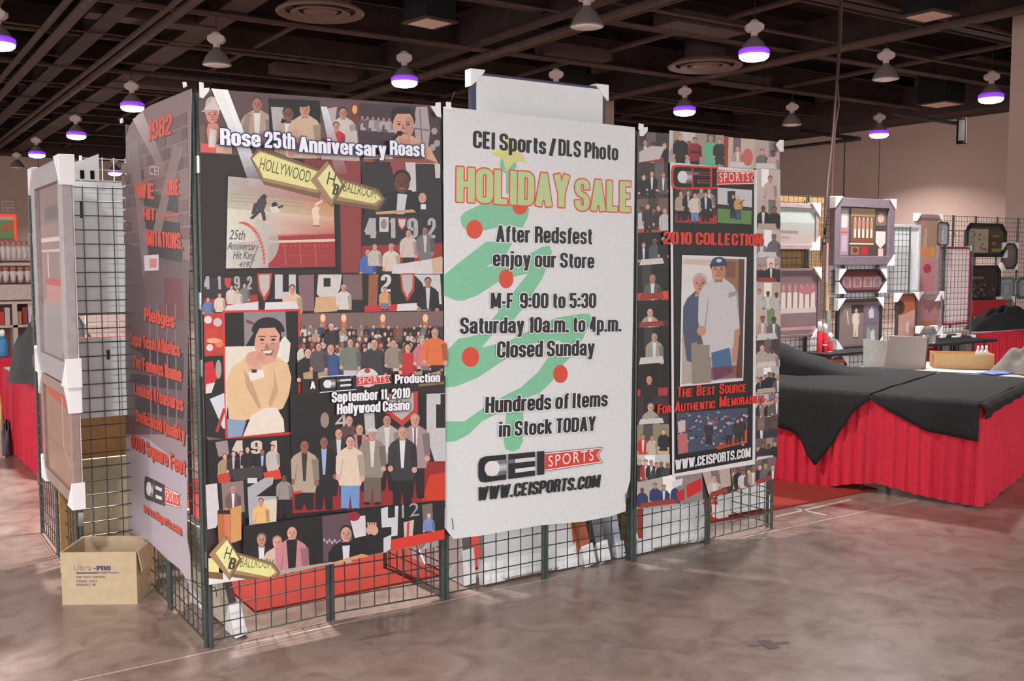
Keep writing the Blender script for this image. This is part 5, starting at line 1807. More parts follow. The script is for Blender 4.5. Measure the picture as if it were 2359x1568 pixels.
def flap(name, a, b, dirv, L):
    a, b, dirv = Vector(a), Vector(b), Vector(dirv).normalized() * L
    n = (b - a).cross(dirv).normalized() * .003
    sh = (b - a) * .03
    q = [a, b, b + dirv - sh, a + dirv + sh]
    MB().add([p - n for p in q] + [p + n for p in q], [(0, 1, 2, 3), (7, 6, 5, 4), (0, 4, 5, 1), (1, 5, 6, 2), (2, 6, 7, 3), (3, 7, 4, 0)]).build(name, M_CARD, t)


flap('flap', (-bw / 2, bd + .004, bh), (bw / 2, bd + .004, bh), (0, .22, -1), .11)
flap('flap', (bw / 2 + .004, 0.01, bh), (bw / 2 + .004, bd, bh), (.16, 0, -1), .11)
flap('flap', (-bw / 2 - .004, bd, bh), (-bw / 2 - .004, 0.01, bh), (-.05, 0, -1), .11)
P = Print(lambda a, b: (-bw / 2 + a * bw, bh * (1 - b)))
BL = (70, 56, 106)
P.text('Ultra', .17, .345, .4, .115, (120, 108, 128), off=-.008)
P.ell(.445, .31, .012, .016, BL)
P.text('PRO', .47, .345, .655, .085, BL, bold=.08)
P.rect(.2, .372, .66, .38, (96, 84, 120))
P.text('ACCESSORIES FOR CARDS', .195, .405, .77, .02, (96, 84, 110), bold=.04)
P.rect(.195, .385, .48, .405, (90, 78, 104))
P.text('ONE BALL SQUARE', .195, .485, .58, .035, (128, 112, 116), bold=.04)
P.text('STOCK  8177', .195, .57, .47, .04, (128, 112, 116), bold=.04)
P.text('QUANTITY  36', .195, .635, .45, .04, (128, 112, 116), bold=.04)
o = P.build('printing', M_CARDPRINT, t)
o.location.y = -.0006

# tape mark on the floor
p = onZ(1772, 1484, .0)
t = thing('floor_tape', 'dark cross of tape stuck to the floor at lower right', 'tape', (p.x, p.y, .0006), -.36)
M_TAPE = mat('dark_grey_tape', (96, 82, 82), .6)
MB().box((-.1, -.008, 0), (.1, .012, .0012)).build('strip', M_TAPE, t)
MB().box((-.03, -.05, .0004), (.028, .05, .002)).build('strip', M_TAPE, t)
for q0, q1, lb in (((1786, 1190), (1960, 1150), 'pale tape line on the floor beside the red carpet, farther one'), ((1832, 1171), (1902, 1186), 'short pale tape line joining the two long lines by the red table')):
    a, b = onZ(*q0, 0), onZ(*q1, 0)
    d = (b - a).normalized()
    n = Vector((-d.y, d.x, 0)) * .012
    tag(MB().add([a - n, b - n, b + n, a + n] + [v + Vector((0, 0, .0015)) for v in (a - n, b - n, b + n, a + n)], [(0, 3, 2, 1), (4, 5, 6, 7), (0, 1, 5, 4), (1, 2, 6, 5), (2, 3, 7, 6), (3, 0, 4, 7)]).build('floor_tape', mat('pale_tape', (206, 186, 166), .6)), lb, 'tape')


# ------------------------------------------------------------------ draped tables
def pleats(path, z0, z1, wave, amp, lift=None, n_per_m=60, seed=0):
    """a hanging skirt along a horizontal path"""
    rnd = random.Random(seed)
    pts, L = [], 0
    for a, b in zip(path, path[1:]):
        a, b = Vector((*a, 0)), Vector((*b, 0))
        l = (b - a).length
        n = max(2, int(l * n_per_m))
        d = (b - a) / l
        nr = Vector((d.y, -d.x, 0))
        for k in range(n + (1 if b == Vector((*path[-1], 0)) else 0)):
            s = L + l * k / n
            pts.append((a + d * (l * k / n), nr, s))
        L += l
    rows = 7
    vs, fs = [], []
    ph = [rnd.uniform(0, 6) for _ in range(4)]
    for j in range(rows + 1):
        t = j / rows
        for p, nr, s in pts:
            zb = z0 + (lift(s) if lift else 0) + .006 * math.sin(s * 9 + ph[0])
            a = amp * (.08 + .92 * t ** .7) * (math.sin(s * wave + ph[1]) + .5 * math.sin(s * wave * .43 + ph[2]) + .3 * math.sin(s * wave * 1.9 + ph[3] + t))
            q = p + nr * (a + amp * (.5 + 1.1 * t))
            vs.append((q.x, q.y, z1 + (zb - z1) * t))
    m = len(pts)
    for j in range(rows):
        for k in range(m - 1):
            fs.append((j * m + k, j * m + k + 1, (j + 1) * m + k + 1, (j + 1) * m + k))
    return MB().add(vs, fs)


def interp(tab_, s):
    for (a, va), (b, vb) in zip(tab_, tab_[1:]):
        if s <= b:
            return va + (vb - va) * (s - a) / (b - a) if b > a else va
    return tab_[-1][1]


def table(label, loc, rz, lx, ly, skirt=None, lift=None, seed=1, top=mat('grey_white_laminate', (172, 160, 154), .5, 0, .4, .04, 8), skirt_m=None, h=.74, amp=.015, legs=True):
    t = thing('skirted_table', label, 'table', loc, rz)
    MB().box((0, 0, h - .03), (lx, ly, h)).build('tabletop', top, t, bevel=.004)
    for x in (.12, lx - .12):
        for y in (.1, ly - .1):
            MB().tube((x, y, 0), (x, y, h - .03), .014, 8).build('leg', MATS['dark_grid_wire'], t)
    if skirt:
        pleats(skirt, .012, h - .012, 74, amp, lift, 110, seed).build('skirt', skirt_m or M_RED, t, True)
    return t


def drape(label, parent_loc, rz, lx, ly, h, front, side=None, seed=0, m=M_BLACK, y_off=0.0, zlift=0.004):
    """black cloth over a table: top, a drop over x=0 whose depth follows front(y), and a drop over y=0 following side(x)"""
    o = thing('table_cloth', label, 'tablecloth', parent_loc, rz)
    rnd = random.Random(seed)
    ph = [rnd.uniform(0, 6) for _ in range(6)]
    nu, nv = 44, 40
    z = h + zlift

    def rip(x, y):
        return .004 * (1 + math.sin(x * 9 + y * 5 + ph[0])) * (1 + math.sin(y * 13 - x * 4 + ph[1])) * .5

    def fn(i, j):
        y = j * ly
        drop = front(y)
        L = lx + drop
        s = i ** 1.0 * L
        # s runs from the hanging hem up over the edge and along the top
        if s < drop:
            d = drop - s
            k = min(1, d / .06)
            return (-.05 * k - .012 * math.sin(y * 22 + ph[2]) * d * 2.2 - .02 * math.sin(d * 9 + y * 7) * d, y + y_off + .02 * d * math.sin(y * 11), z - d + .01)
        x = s - drop
        return (x, y + y_off, z + rip(x, y) + (0.012 if x < .03 else .006))
    MB().grid(fn, nu, nv).build('cloth_top', m, o, True, solid=.004)
    if side:
        def fs_(i, j):
            x = i * lx - (.055 if i == 0 else 0)
            d = j * side(i * lx)
            return (x, y_off - .045 * min(1, d / .04) - .008 * math.sin(x * 19 + ph[3]) * j, z + .008 - d)
        MB().grid(fs_, 60, 5).build('cloth_side', m, o, True, solid=.004)
    return o


TC = Vector((5.30, -.41, 0))
TA = math.atan2(.324, .946)
TL = 1.83
tA = table('red-skirted table at right, nearer one whose corner points at the viewer', TC, TA, TL, .757,
           [(TL, -.0), (0, -.0), (0, .772)][::-1], lambda s: max(0, .07 - abs(s - .1) * .12) if s < .757 else 0, 4)
e1 = Vector((-math.sin(TA), math.cos(TA), 0))
tB = table('red-skirted table at right, farther one next to the front grid', TC + e1 * .765, TA, TL, .757, [(0, .757), (0, 0)], lambda s: 0.0 if s < .45 else (s - .45) * .2, 7)
drape('black cloth over the nearer red table with a slanting hem', TC, TA, TL, .75, .74,
      lambda y: interp([(0, .27), (.12, .26), (.35, .235), (.5, .17), (.75, .04)], y), lambda x: interp([(0, .11), (.3, .085), (2, .06)], x), 2)
drape('black cloth over the farther red table with a long pointed corner hanging down', TC + e1 * .765, TA, TL, .755, .74,
      lambda y: interp([(0, .05), (.1, .14), (.2, .3), (.33, .5), (.4, .59), (.47, .5), (.53, .38), (.6, .34), (.76, .30)], y), None, 5, zlift=.009)


def mound(name, label, cat, loc, rx, ry, hz, m, seed=0, n=24, ex=2.2, rz=0):
    rnd = random.Random(seed)
    ph = [rnd.uniform(0, 6) for _ in range(6)]

    def fn(i, j):
        a = i * 2 * math.pi
        r = j
        f = 1 + .13 * math.sin(3 * a + ph[0]) + .08 * math.sin(5 * a + ph[1])
        z = hz * max(0, (1 - r ** ex)) * (1 + .16 * math.sin(4 * a + r * 6 + ph[2]) + .1 * math.sin(7 * a - r * 9 + ph[3]))
        return (r * rx * f * math.cos(a), r * ry * f * math.sin(a), z + .004)
    o = MB().grid(fn, n * 2, 14).build(name, m, None, True)
    o.location = loc
    o.rotation_euler.z = rz
    return tag(o, label, cat)


# a third table continues the row behind the grid; its black cloth is heaped up
e2 = Vector((math.cos(TA), math.sin(TA), 0))
tC = table('third red-skirted table of the right-hand row, behind the end of the grid', TC + e1 * 1.53, TA, TL, .757, [(0, .757), (0, 0)], None, 12)
drape('flat black cloth on the third table behind the end of the front grid', TC + e1 * 1.53, TA, TL, .755, .74, lambda y: .28, None, 15)


def heap(i, j):
    x = i * 1.0
    prof = interp([(0, .26), (.15, .24), (.5, .11), (.8, .03), (1.0, .004)], x)
    return (x, (j - .5) * .5, prof * max(0, 1 - (2 * j - 1) ** 2) ** .6 + .004 + .012 * math.sin(x * 17) * (1 - abs(2 * j - 1)))


qa, qb = onZ(1790, 852, .76), onZ(1906, 855, .76)
o = MB().grid(heap, 40, 20).build('cloth_heap', M_BLACK, None, True)
o.location = (qa.x - .1, qa.y + .0, .752)
o.rotation_euler.z = math.atan2(qb.y - qa.y, qb.x - qa.x)
tag(o, 'heap of black cloth sloping down behind the right end of the front grid', 'cloth')

# white table behind, with carton, easel and things on it
tW = table('white-topped table with a carton behind the black cloths', TC + e2 * 1.93 - e1 * .9, TA, .95, 2.42, None)


def onW(px, d):
    """point on the white table under photo column px, d metres in from its near edge"""
    r = ray(px, 850)
    k = ((TC + e2 * (1.93 + d)) - CAM).dot(e2) / r.dot(e2)
    p = CAM + r * k
    return Vector((p.x, p.y, .742))


ca, cb = onW(2152, .3), onW(2290, .5)
t = carton('cardboard_box', 'long low cardboard box on the white table at right', (ca + cb) / 2, math.atan2(cb.y - ca.y, cb.x - ca.x), (cb - ca).length, .3, .14, mat('tan_carton', (202, 164, 118), .8, 0, .2, .06, 20))
cdir = (cb - ca).normalized()
cn = Vector((-cdir.y, cdir.x, 0))
for k, q in enumerate((.76, .84, .92)):
    p = ca + (cb - ca) * q + cn * (.1 + .03 * k)
    r_ = thing('white_bottle', 'white bottle tips poking out of the low cardboard box', 'bottle', (p.x, p.y, .75), 0, 'white bottles in the low box')
    MB().lathe([(.022, 0), (.022, .13), (.02, .15), (.011, .165)], 14).build('body', M_WHITEPL, r_, True)
    MB().lathe([(.012, .165), (.012, .19), (.006, .205)], 10).build('cap', M_WHITEPL, r_, True)
p = onW(2292, .16)
o = MB().grid(lambda i, j: ((i - .5) * .3, (j - .5) * .18, .006 + .004 * math.sin(i * 7 + j * 3)), 10, 6).build('blue_folder', mat('blue_plastic', (96, 120, 176), .5), None, True, solid=.008)
o.location = (p.x, p.y, .745)
tag(o, 'flat blue plastic folder at the right end of the white table', 'folder')
p = onW(2215, .14)
o = MB().grid(lambda i, j: ((i - .5) * .2, (j - .5) * .6, .003 + .002 * math.sin(i * 9 + j * 5)), 10, 6).build('paper_sheet', M_WHITE, None, True, solid=.004)
o.location = (p.x, p.y, .743)
o.rotation_euler.z = TA
tag(o, 'white paper sheets lying flat in front of the low carton', 'paper')

# easel-back board
t = thing('easel_picture', 'grey back of a tilted board propped on a wooden easel leg', 'easel board', onW(2084, .14), -.5)
MB().prism([(-.2, 0), (.19, 0), (.21, .29), (-.155, .31)], -.01, .01).build('board', mat('grey_board', (168, 154, 148), .7, 0, .3, .05, 10), t, bevel=.006)
MB().tube((.19, .03, .3), (.25, .16, 0), .014, 6).build('easel_leg', mat('pale_wood', (176, 120, 84), .6), t)
MB().tube((.215, 0, .29), (.195, .01, 0), .012, 6).build('easel_leg', mat('dark_wood', (104, 70, 56), .6), t)
t = thing('paper_stack', 'stack of leaning white boards left of the grey easel board', 'boards', onW(2016, .12), -.5)
for k in range(4):
    MB().prism([(-.12 + k * .02, 0), (.12 + k * .02, 0), (.14 + k * .03, .24 - .02 * k), (-.13 + k * .03, .27 - .02 * k)], -.02 + k * .02, -.008 + k * .02).build('board', mat('off_white_board', (214, 216, 212), .6), t)
p = onW(2378, .4)
mound('cloth_heap', 'grey-black crumpled cloth at the right edge on the white table', 'cloth', (p.x, p.y, .743), .24, .3, .22, mat('grey_cloth', (120, 112, 106), .85, 0, .2, .2, 12), 3)

# ------------------------------------------------------------------ display row on the right
YR = 3.12
YP = 3.5


def rowpic(label, x0, y0, x1, y1, fcol, draw=None, Y=YR - .06, **k):
    a, b = onY(x0, y0, Y), onY(x1, y1, Y)
    c = onY(x0, y1, Y)
    w = b.x - a.x
    h = onY((x0 + x1) / 2, y0, Y).z - onY((x0 + x1) / 2, y1, Y).z
    zb = onY((x0 + x1) / 2, y1, Y).z
    fcol = tuple(int(v * .84) for v in fcol)
    return picture(label, w, h, fcol, draw, ((a.x + b.x) / 2, Y, zb), 0, 0, group='framed pictures on the far display panels', **k)


gx = onY(1770, 600, YR).x
k = 0
while gx + .45 < onY(2116, 600, YR).x:
    hgt = 2.47 if gx < onY(2015, 600, YR).x else 2.17
    grid_panel((gx, YR), (gx + .61, YR), 'wire grid panel of the far display row right of the booth, %s' % ('leftmost', 'second', 'third', 'fourth', 'fifth', 'sixth', 'seventh', 'eighth')[k], hgt if hgt > 2.2 else 2.15)
    gx += .62
    k += 1
a, b = onY(1785, 450, YR + .04), onY(1893, 640, YR + .04)
tag(MB().box((a.x, YR + .03, b.z), (b.x, YR + .045, a.z)).build('cardboard_sheet', M_TAN), 'brown cardboard sheet hung behind the two left pictures of the far display row', 'cardboard')
a, b = onY(1800, 772, YR + .04), onY(1886, 880, YR + .04)
tag(MB().box((a.x, YR + .03, b.z), (b.x, YR + .045, a.z)).build('white_board', M_WHITE), 'white board behind the wire grid below the dark team picture', 'board')
a, b = onY(1913, 600, YR + .04), onY(2048, 690, YR + .04)
tag(MB().box((a.x, YR + .03, b.z), (b.x, YR + .045, a.z)).build('white_board', M_WHITE), 'white board between the big collage frame and the red octagonal frame', 'board')
a, b = onY(1928, 800, YR + .05), onY(2045, 880, YR + .05)
tag(MB().box((a.x, YR + .04, b.z), (b.x, YR + .055, a.z)).build('white_board', M_WHITE), 'white board behind the lowest part of the grid in the far display row', 'board')


def field(P):
    P.rect(0, 0, 1, 1, (150, 152, 148))
    P.rect(0, 0, 1, .4, (166, 172, 170))
    P.rect(0, .62, .6, .7, (124, 110, 112))
    P.rect(0, .7, 1, 1, (160, 146, 142))
    P.rect(.05, .78, .4, .84, (140, 120, 118))


def teamrow(P):
    team(P, (120, 96, 100), 1, (196, 182, 176), 6)
    P.rect(0, 0, 1, .18, (112, 88, 92))
    P.rect(.02, .58, .98, .66, (186, 172, 166))
    P.rect(0, .66, 1, 1, (124, 100, 104))
    P.rect(0, .88, 1, .93, (176, 140, 142))
    P.ell(.72, .3, .22, .07, (160, 96, 106))


def bigcollage(P):
    P.rect(0, 0, 1, 1, (74, 64, 60))
    P.rect(.02, .02, .2, .98, (150, 126, 134))
    P.rect(.05, .06, .17, .42, (190, 180, 182))
    P.rect(.04, .5, .18, .53, (206, 70, 50))
    P.rect(.06, .58, .17, .9, (176, 150, 170))
    P.rect(.24, .02, .74, .18, (170, 140, 110))
    P.rect(.24, .18, .74, .72, (96, 84, 66))
    for q in range(5):
        x = .3 + q * .085
        P.rect(x, .26, x + .055, .45, (176, 120, 106))
        P.rect(x + .005, .44, x + .05, .66, (206, 190, 176))
        P.rect(x + .005, .62, x + .05, .7, (150, 60, 50))
        P.ell(x + .028, .23, .02, .035, (196, 150, 130), 8)
    P.rect(.22, .73, .72, .76, (206, 186, 166))
    P.rect(.25, .8, .42, .97, (130, 104, 84))
    P.ell(.34, .88, .05, .06, (110, 46, 40))
    P.rect(.46, .8, .6, .97, (170, 40, 44))
    P.rect(.76, .06, .97, .36, (120, 100, 92))
    P.ell(.86, .2, .07, .1, (190, 160, 150))
    P.poly([(.76, .48), (.97, .48), (.97, .72), (.87, .84), (.76, .72)], (206, 198, 194))
    P.rect(.82, .84, .93, 1, (200, 176, 170))


def threecards(P):
    P.rect(0, 0, 1, 1, (110, 76, 80))
    P.rect(0, 0, 1, .2, (104, 36, 42))
    for x in (.06, .3, .54, .76):
        P.rect(x, .28, x + .2, .86, (164, 124, 126) if x < .7 else (136, 132, 138))
        P.rect(x + .05, .4, x + .15, .8, (130, 96, 100))


def players(P):
    P.rect(0, 0, 1, 1, (120, 100, 100))
    P.rect(.02, .06, .6, .96, (134, 116, 114))
    P.rect(.3, .06, .6, .25, (66, 56, 50))
    P.rect(.66, .04, .97, .48, (116, 106, 130))
    P.rect(.66, .54, .97, .96, (124, 120, 130))
    P.fig(.42, .16, .09, (206, 150, 130), (220, 214, 210), (214, 200, 190), (210, 196, 176), w=.9, legs=7.2)
    P.line([(.2, .2), (.24, .5)], .03, (206, 180, 150))
    P.fig(.8, .1, .07, (206, 150, 130), (150, 40, 50), (206, 190, 190), None, w=.9, hem=4)
    P.fig(.84, .6, .065, (206, 150, 130), (60, 50, 60), (206, 198, 194), None, w=.9, hem=4.6)
    P.rect(.7, .62, .76, .9, (140, 166, 170))


def tallpair(P):
    P.rect(0, 0, 1, 1, (166, 130, 124))
    P.rect(.08, .04, .92, .5, (150, 120, 104))
    P.fig(.4, .1, .09, (206, 160, 130), (90, 100, 110), (170, 140, 116), None, w=1.2, hem=3.6)
    P.rect(.1, .36, .9, .5, (190, 120, 84))
    P.rect(.7, .36, .84, .48, (176, 150, 60))
    P.rect(.2, .54, .85, .92, (176, 116, 120))
    P.ell(.52, .64, .2, .06, (150, 60, 70))


def orangeish(P):
    P.rect(0, 0, 1, 1, (186, 140, 130))
    P.poly([(0, 0), (1, 0), (1, .3), (.2, .42), (0, .3)], (166, 90, 66))
    P.ell(.1, .25, .3, .16, (70, 56, 46))
    P.fig(.6, .5, .08, (206, 160, 140), (90, 70, 66), (206, 186, 178), None, w=1, hem=4)


def pinkish(P):
    P.rect(0, 0, 1, 1, (160, 126, 124))
    P.rect(.1, .06, .9, .94, (176, 120, 118))
    P.poly([(.2, .3), (.8, .3), (.5, .5)], (130, 96, 98))
    P.rect(.12, .7, .85, .94, (166, 112, 88))
    P.ell(.4, .42, .05, .03, (206, 120, 130))


def creamprint(P):
    P.rect(0, 0, 1, 1, (70, 62, 46))
    P.rect(.05, .1, .56, .95, (176, 160, 140))
    rc_ = random.Random(2)
    for q in range(16):
        P.ell(.1 + rc_.random() * .42, .15 + rc_.random() * .75, .03, .04, rc_.choice([(140, 90, 80), (196, 176, 150), (120, 96, 70), (190, 140, 70)]))
    P.rect(.6, .15, .95, .4, (84, 76, 58))
    P.rect(.68, .32, .86, .38, (150, 110, 56))
    P.rect(.6, .48, .8, .75, (36, 70, 52))
    P.ell(.72, .62, .07, .08, (190, 60, 70))
    P.rect(.66, .8, .92, .92, (150, 126, 60))


def darkprint(P):
    P.rect(0, 0, 1, 1, (48, 44, 44))
    P.rect(.1, .28, .5, .36, (130, 96, 58))
    rc_ = random.Random(8)
    for q in range(30):
        x, y = rc_.random() * .9, .5 + rc_.random() * .42
        P.rect(x, y, x + .06, y + .07, rc_.choice([(90, 70, 56), (120, 110, 110), (36, 40, 38), (130, 86, 66), (70, 66, 60)]))


def greyprint(P):
    P.rect(0, 0, 1, 1, (112, 96, 92))
    P.ell(.5, .5, .3, .34, (124, 110, 104))


def silverprint(P):
    P.rect(0, 0, 1, 1, (156, 160, 160))
    P.rect(.12, .2, .88, .85, (136, 140, 142))
    P.rect(.3, .3, .7, .8, (164, 164, 166))


rowpic('wide pale landscape picture, upper left of the far display row', 1770, 468, 1880, 574, (182, 160, 158), field, fw=.05, cs=.16, corners='bc')
rowpic('mauve picture with a row of white figures below the pale landscape one', 1790, 618, 1881, 776, (140, 116, 118), teamrow, fw=.03, cs=.14, corners='bc')
rowpic('large collage in a wide grey frame, top of the far display row', 1915, 458, 2048, 610, (136, 120, 130), bigcollage, fw=.1, cs=.13, corners='bcd', depth=.06)
rowpic('dark red eight-sided frame with three cards and white corners', 1928, 620, 2034, 673, (70, 30, 36), threecards, fw=.03, cut=.12, cs=.14)
rowpic('dark frame with ball players and white corners, low in the far display row', 1925, 688, 2025, 803, (52, 44, 44), players, fw=.035, cut=.04, cs=.14)
t = rowpic('pale grey picture back beside the big collage frame', 2046, 517, 2112, 674, (206, 208, 210), None, Y=YR + .1, fw=.04, corners='', paper=(206, 208, 210), back=(206, 208, 210))
hanger_strips(t, .3, .6, ())
a, b = onY(2046, 517, YR + .16), onY(2105, 672, YR + .16)
rowpic('tall mauve double picture behind the pale grey picture back', 2107, 494, 2158, 692, (160, 134, 140), tallpair, Y=YP - .04, fw=.05, cs=.1, corners='bcd')
rowpic('small grey eight-sided picture above the pink-lit board', 2156, 511, 2180, 566, (84, 80, 88), silverprint, Y=YP - .04, fw=.02, cut=.03, corners='', cs=.06)
rowpic('tall pink-lit white picture back with a magenta edge', 2148, 568, 2228, 748, (196, 60, 110), None, Y=YP + .06, fw=.03, cs=.1, corners='c', paper=(252, 226, 226), back=(252, 226, 226))  # white back; the pink light on it is put into the paper colour
a = onY(2232, 560, YR + .44)
rowpic('eight-sided pinkish picture hanging low beside the pink-white picture back', 2110, 673, 2164, 770, (176, 150, 148), pinkish, Y=YP - .03, fw=.04, cut=.06, cs=.12, corners='abcd')
rowpic('orange and dark picture with white corners below the pale grey picture back', 2062, 676, 2106, 790, (84, 62, 58), orangeish, fw=.03, cut=.05, cs=.11, corners='cd')
YF = 5.25
YP = 3.5
gx = onY(2104, 600, YP).x
for k in range(2):
    grid_panel((gx + .66 * k, YP), (gx + .66 * k + .65, YP), 'wire grid panel standing behind the far display row, %s the pink-white picture back' % ('left of', 'before')[k], 2.15)
gx = onY(2140, 600, YF).x
k = 0
while gx < onY(2372, 600, YF).x:
    grid_panel((gx, YF), (gx + .61, YF), 'wire grid panel of the farthest display row before the right column, %s' % ('leftmost', 'second', 'third', 'fourth', 'fifth', 'sixth', 'seventh', 'eighth')[k])
    gx += .62
    k += 1
rowpic('dark eight-sided frame with a cream print on the farthest display row', 2222, 514, 2314, 592, (38, 34, 36), creamprint, Y=YF - .06, fw=.05, cut=.14, cs=.14, corners='b')
rowpic('dark frame crowded with small figures below the cream print', 2226, 611, 2300, 692, (34, 32, 34), darkprint, Y=YF - .06, fw=.05, cut=.1, cs=.14, corners='')
rowpic('small dark-grey eight-sided frame with white corners on the farthest row', 2306, 560, 2339, 620, (64, 56, 58), greyprint, Y=YF - .06, fw=.03, cut=.09, cs=.13)
rowpic('silver-wrapped small picture below the dark-grey eight-sided one', 2300, 638, 2332, 690, (126, 136, 134), silverprint, Y=YF - .06, fw=.04, cut=.04, cs=.1, corners='')
rowpic('silver-wrapped small picture cut by the right edge of the photo', 2340, 638, 2372, 688, (96, 106, 106), silverprint, Y=YF - .06, fw=.05, cut=.08, cs=.1, corners='')
rowpic('pale picture with white corners under the silver-wrapped one', 2296, 684, 2330, 728, (186, 172, 166), greyprint, Y=YF - .1, fw=.04, cut=.05, cs=.12, paper=(186, 166, 160))
# things on and around the far tables
ta = onY(2228, 765, 3.7)
tF = table('far table with red skirt and white edge at right', (ta.x - 1.3, ta.y - .1, 0), .06, 4.2, .76, [(0, 0), (4.2, 0)], None, 21)
tb = onY(2300, 700, 5.0)
p = onY(2300, 742, 3.95)
mound('cloth_heap', 'long heap of black cloth on the far red table', 'cloth', (p.x + .25, 4.0, .745), .95, .3, .27, M_BLACK, 9)
a, b = onY(2226, 692, 5.12), onY(2300, 725, 5.12)
o = MB().box((a.x, 5.0, b.z), (b.x, 5.1, a.z)).build('red_crate', mat('red_plastic', (176, 40, 44), .5))
tag(o, 'red box below the dark crowded picture on the farthest row', 'box')
YT = 3.35
rowpic('grey picture leaning at the foot of the pinkish eight-sided one', 2112, 752, 2150, 801, (176, 164, 160), silverprint, Y=2.95, fw=.03, cut=.05, cs=.09, corners='cd')
rowpic('dark eight-sided picture leaning against the red skirt, left of the pair', 2164, 770, 2204, 826, (52, 46, 58), silverprint, Y=3.45, fw=.03, cut=.07, cs=.12, corners='cd')
rowpic('dark eight-sided picture leaning against the red skirt, right of the pair', 2195, 774, 2238, 828, (58, 52, 64), greyprint, Y=3.38, fw=.03, cut=.07, cs=.12, corners='cd')
rowpic('small print with white corner lying low before the grid, beside the red tubes', 1900, 822, 1945, 860, (96, 62, 60), orangeish, Y=2.95, fw=.03, cs=.11, corners='cd')
M_REDTUBE = mat('red_tube', (190, 30, 44), .5)
for k, (x, yt, yb) in enumerate(((1886, 765, 850), (1899, 770, 828), (1911, 790, 828))):
    a, b = onY(x, yt, 2.9), onY(x, yb + 10, 2.9)
    t = thing('red_tube', ('tall red tube standing left of two shorter ones by the grid', 'middle red tube with white bands by the grid', 'right red tube with white bands by the grid')[k], 'tube', (b.x, 2.9, b.z - .3))
    hh = a.z - b.z + .3
    MB().lathe([(.028, 0), (.028, hh), (.02, hh + .01)], 14).build('tube_body', M_REDTUBE, t, True)
    for z in ((.6, .8) if k else ()):
        MB().lathe([(.0295, hh * z), (.0295, hh * z + .015)], 14).build('band', M_WHITEPL, t, True)
    MB().lathe([(.026, hh + .01), (.024, hh + .1), (.01, hh + .12)], 12).build('cap', M_WHITEPL, t, True)
ts = table('low table under the red tubes and small print, before the far grid', (onY(1870, 830, 2.9).x, 2.7, 0), 0, 1.7, .36, None, top=M_BLACK)
ts2 = table('table under the leaning pictures in front of the far red table', (9.38, 2.86, 0), 0, 1.6, .56, None, top=M_BLACK)
for k, (x, y0, y1, c_, w_) in enumerate(((1908, 560, 650, (196, 160, 160), .05), (1907, 650, 715, (196, 160, 116), .05), (1909, 715, 790, (150, 140, 138), .07))):
    a, b = onY(x, y0, YR - .03), onY(x, y1, YR - .03)
    tag(MB().box((a.x - w_ / 2, YR - .035, b.z), (a.x + w_ / 2, YR - .012, a.z)).build('picture_slat', mat('slat_%d' % k, c_, .6)),
        ('pinkish', 'tan', 'grey')[k] + ' narrow strip hung on the grid left of the big collage frame', 'strip')

# ------------------------------------------------------------------ left background
la, lb_ = onZ(35, 1040, 0), onZ(112, 1112, 0)
d = (la - lb_)
lrz = math.atan2(d.y, d.x)
ly = d.length
tL = table('red-skirted table at far left behind the hanging pictures', lb_, lrz - math.pi / 2, .76, ly + .5, [(0, ly + .5), (0, 0), (.76, 0)], None, 31)
p = onZ(88, 870, .76)
o = mound('cloth_heap', 'tall mound under black plastic on the left red table', 'covered goods', (p.x + .16, p.y - .1, .745), .33, .6, .47, mat('black_plastic', (40, 35, 35), .65, 0, .5, .3, 9), 6, ex=5)
YS = 9.0


def lx(px, py=700): return onY(px, py, YS).x
def lz(py): return onY(40, py, YS).z


t = thing('display_shelf', 'white display shelf with figurines in front of the beige wall, far left', 'shelf', (lx(45), YS, 0))
x0, x1 = lx(-60) - lx(45), lx(104) - lx(45)
MS = mat('cream_shelf', (206, 186, 178), .6)
for z in (lz(606), lz(655), lz(694), lz(748)):
    MB().box((x0, -.02, z - .03), (x1, .4, z)).build('shelf_board', MS, t)
MB().box((x0, .4, 0), (x1, .43, lz(606))).build('back_panel', mat('rosy_panel', (180, 130, 124), .7), t)
MB().box((x0, -.025, lz(690)), (x1, -.005, lz(657))).build('front_panel', MS, t)
for x in (x0 + .02, lx(28) - lx(45), x1 - .05):
    MB().box((x, -.02, 0), (x + .05, .4, lz(694) - .03)).build('post', MS, t)
fi = None
rs = random.Random(4)
for k in range(8):
    x = lx(2 + k * 12.5)
    z = lz(604)
    if fi is None:
        fi = thing('figurine', 'white ball-player figurine on the top board of the display shelf', 'figurine', (x, YS + .1, z), 0, 'white figurines on the top board')
        MB().lathe([(.045, 0), (.045, .015), (.02, .02)], 12).build('base', mat('figure_base', (96, 60, 56), .5), fi, True)
        MB().lathe([(.018, .02), (.026, .08), (.03, .12), (.038, .16), (.03, .19), (.012, .2)], 12).build('body', mat('figure_white', (222, 206, 204), .5), fi, True)
        MB().lathe([(.012, .195), (.03, .215), (.032, .24), (.018, .262)], 12).build('head', mat('figure_skin', (196, 140, 128), .5), fi, True)
        for s_ in (-1, 1):
            MB().tube((s_ * .034, 0, .175), (s_ * .058, -.01, .11), .012, 6).build('arm', MATS['figure_white'], fi)
    else:
        dup(fi, (x, YS + .1, z), rs.uniform(-.4, .4))
for k in range(6):
    x = lx(2 + k * 17)
    t2 = dup(fi, (x, YS + .12, lz(655) + .001), rs.uniform(-.4, .4), 'small white ball-player figurine on the second board of the display shelf', 'white figurines on the second board')
    t2.scale = (1.15, 1.15, .85)
cols_ = [(196, 60, 56), (206, 190, 190), (90, 60, 66), (206, 150, 90), (150, 60, 70), (226, 210, 206), (80, 70, 90)]
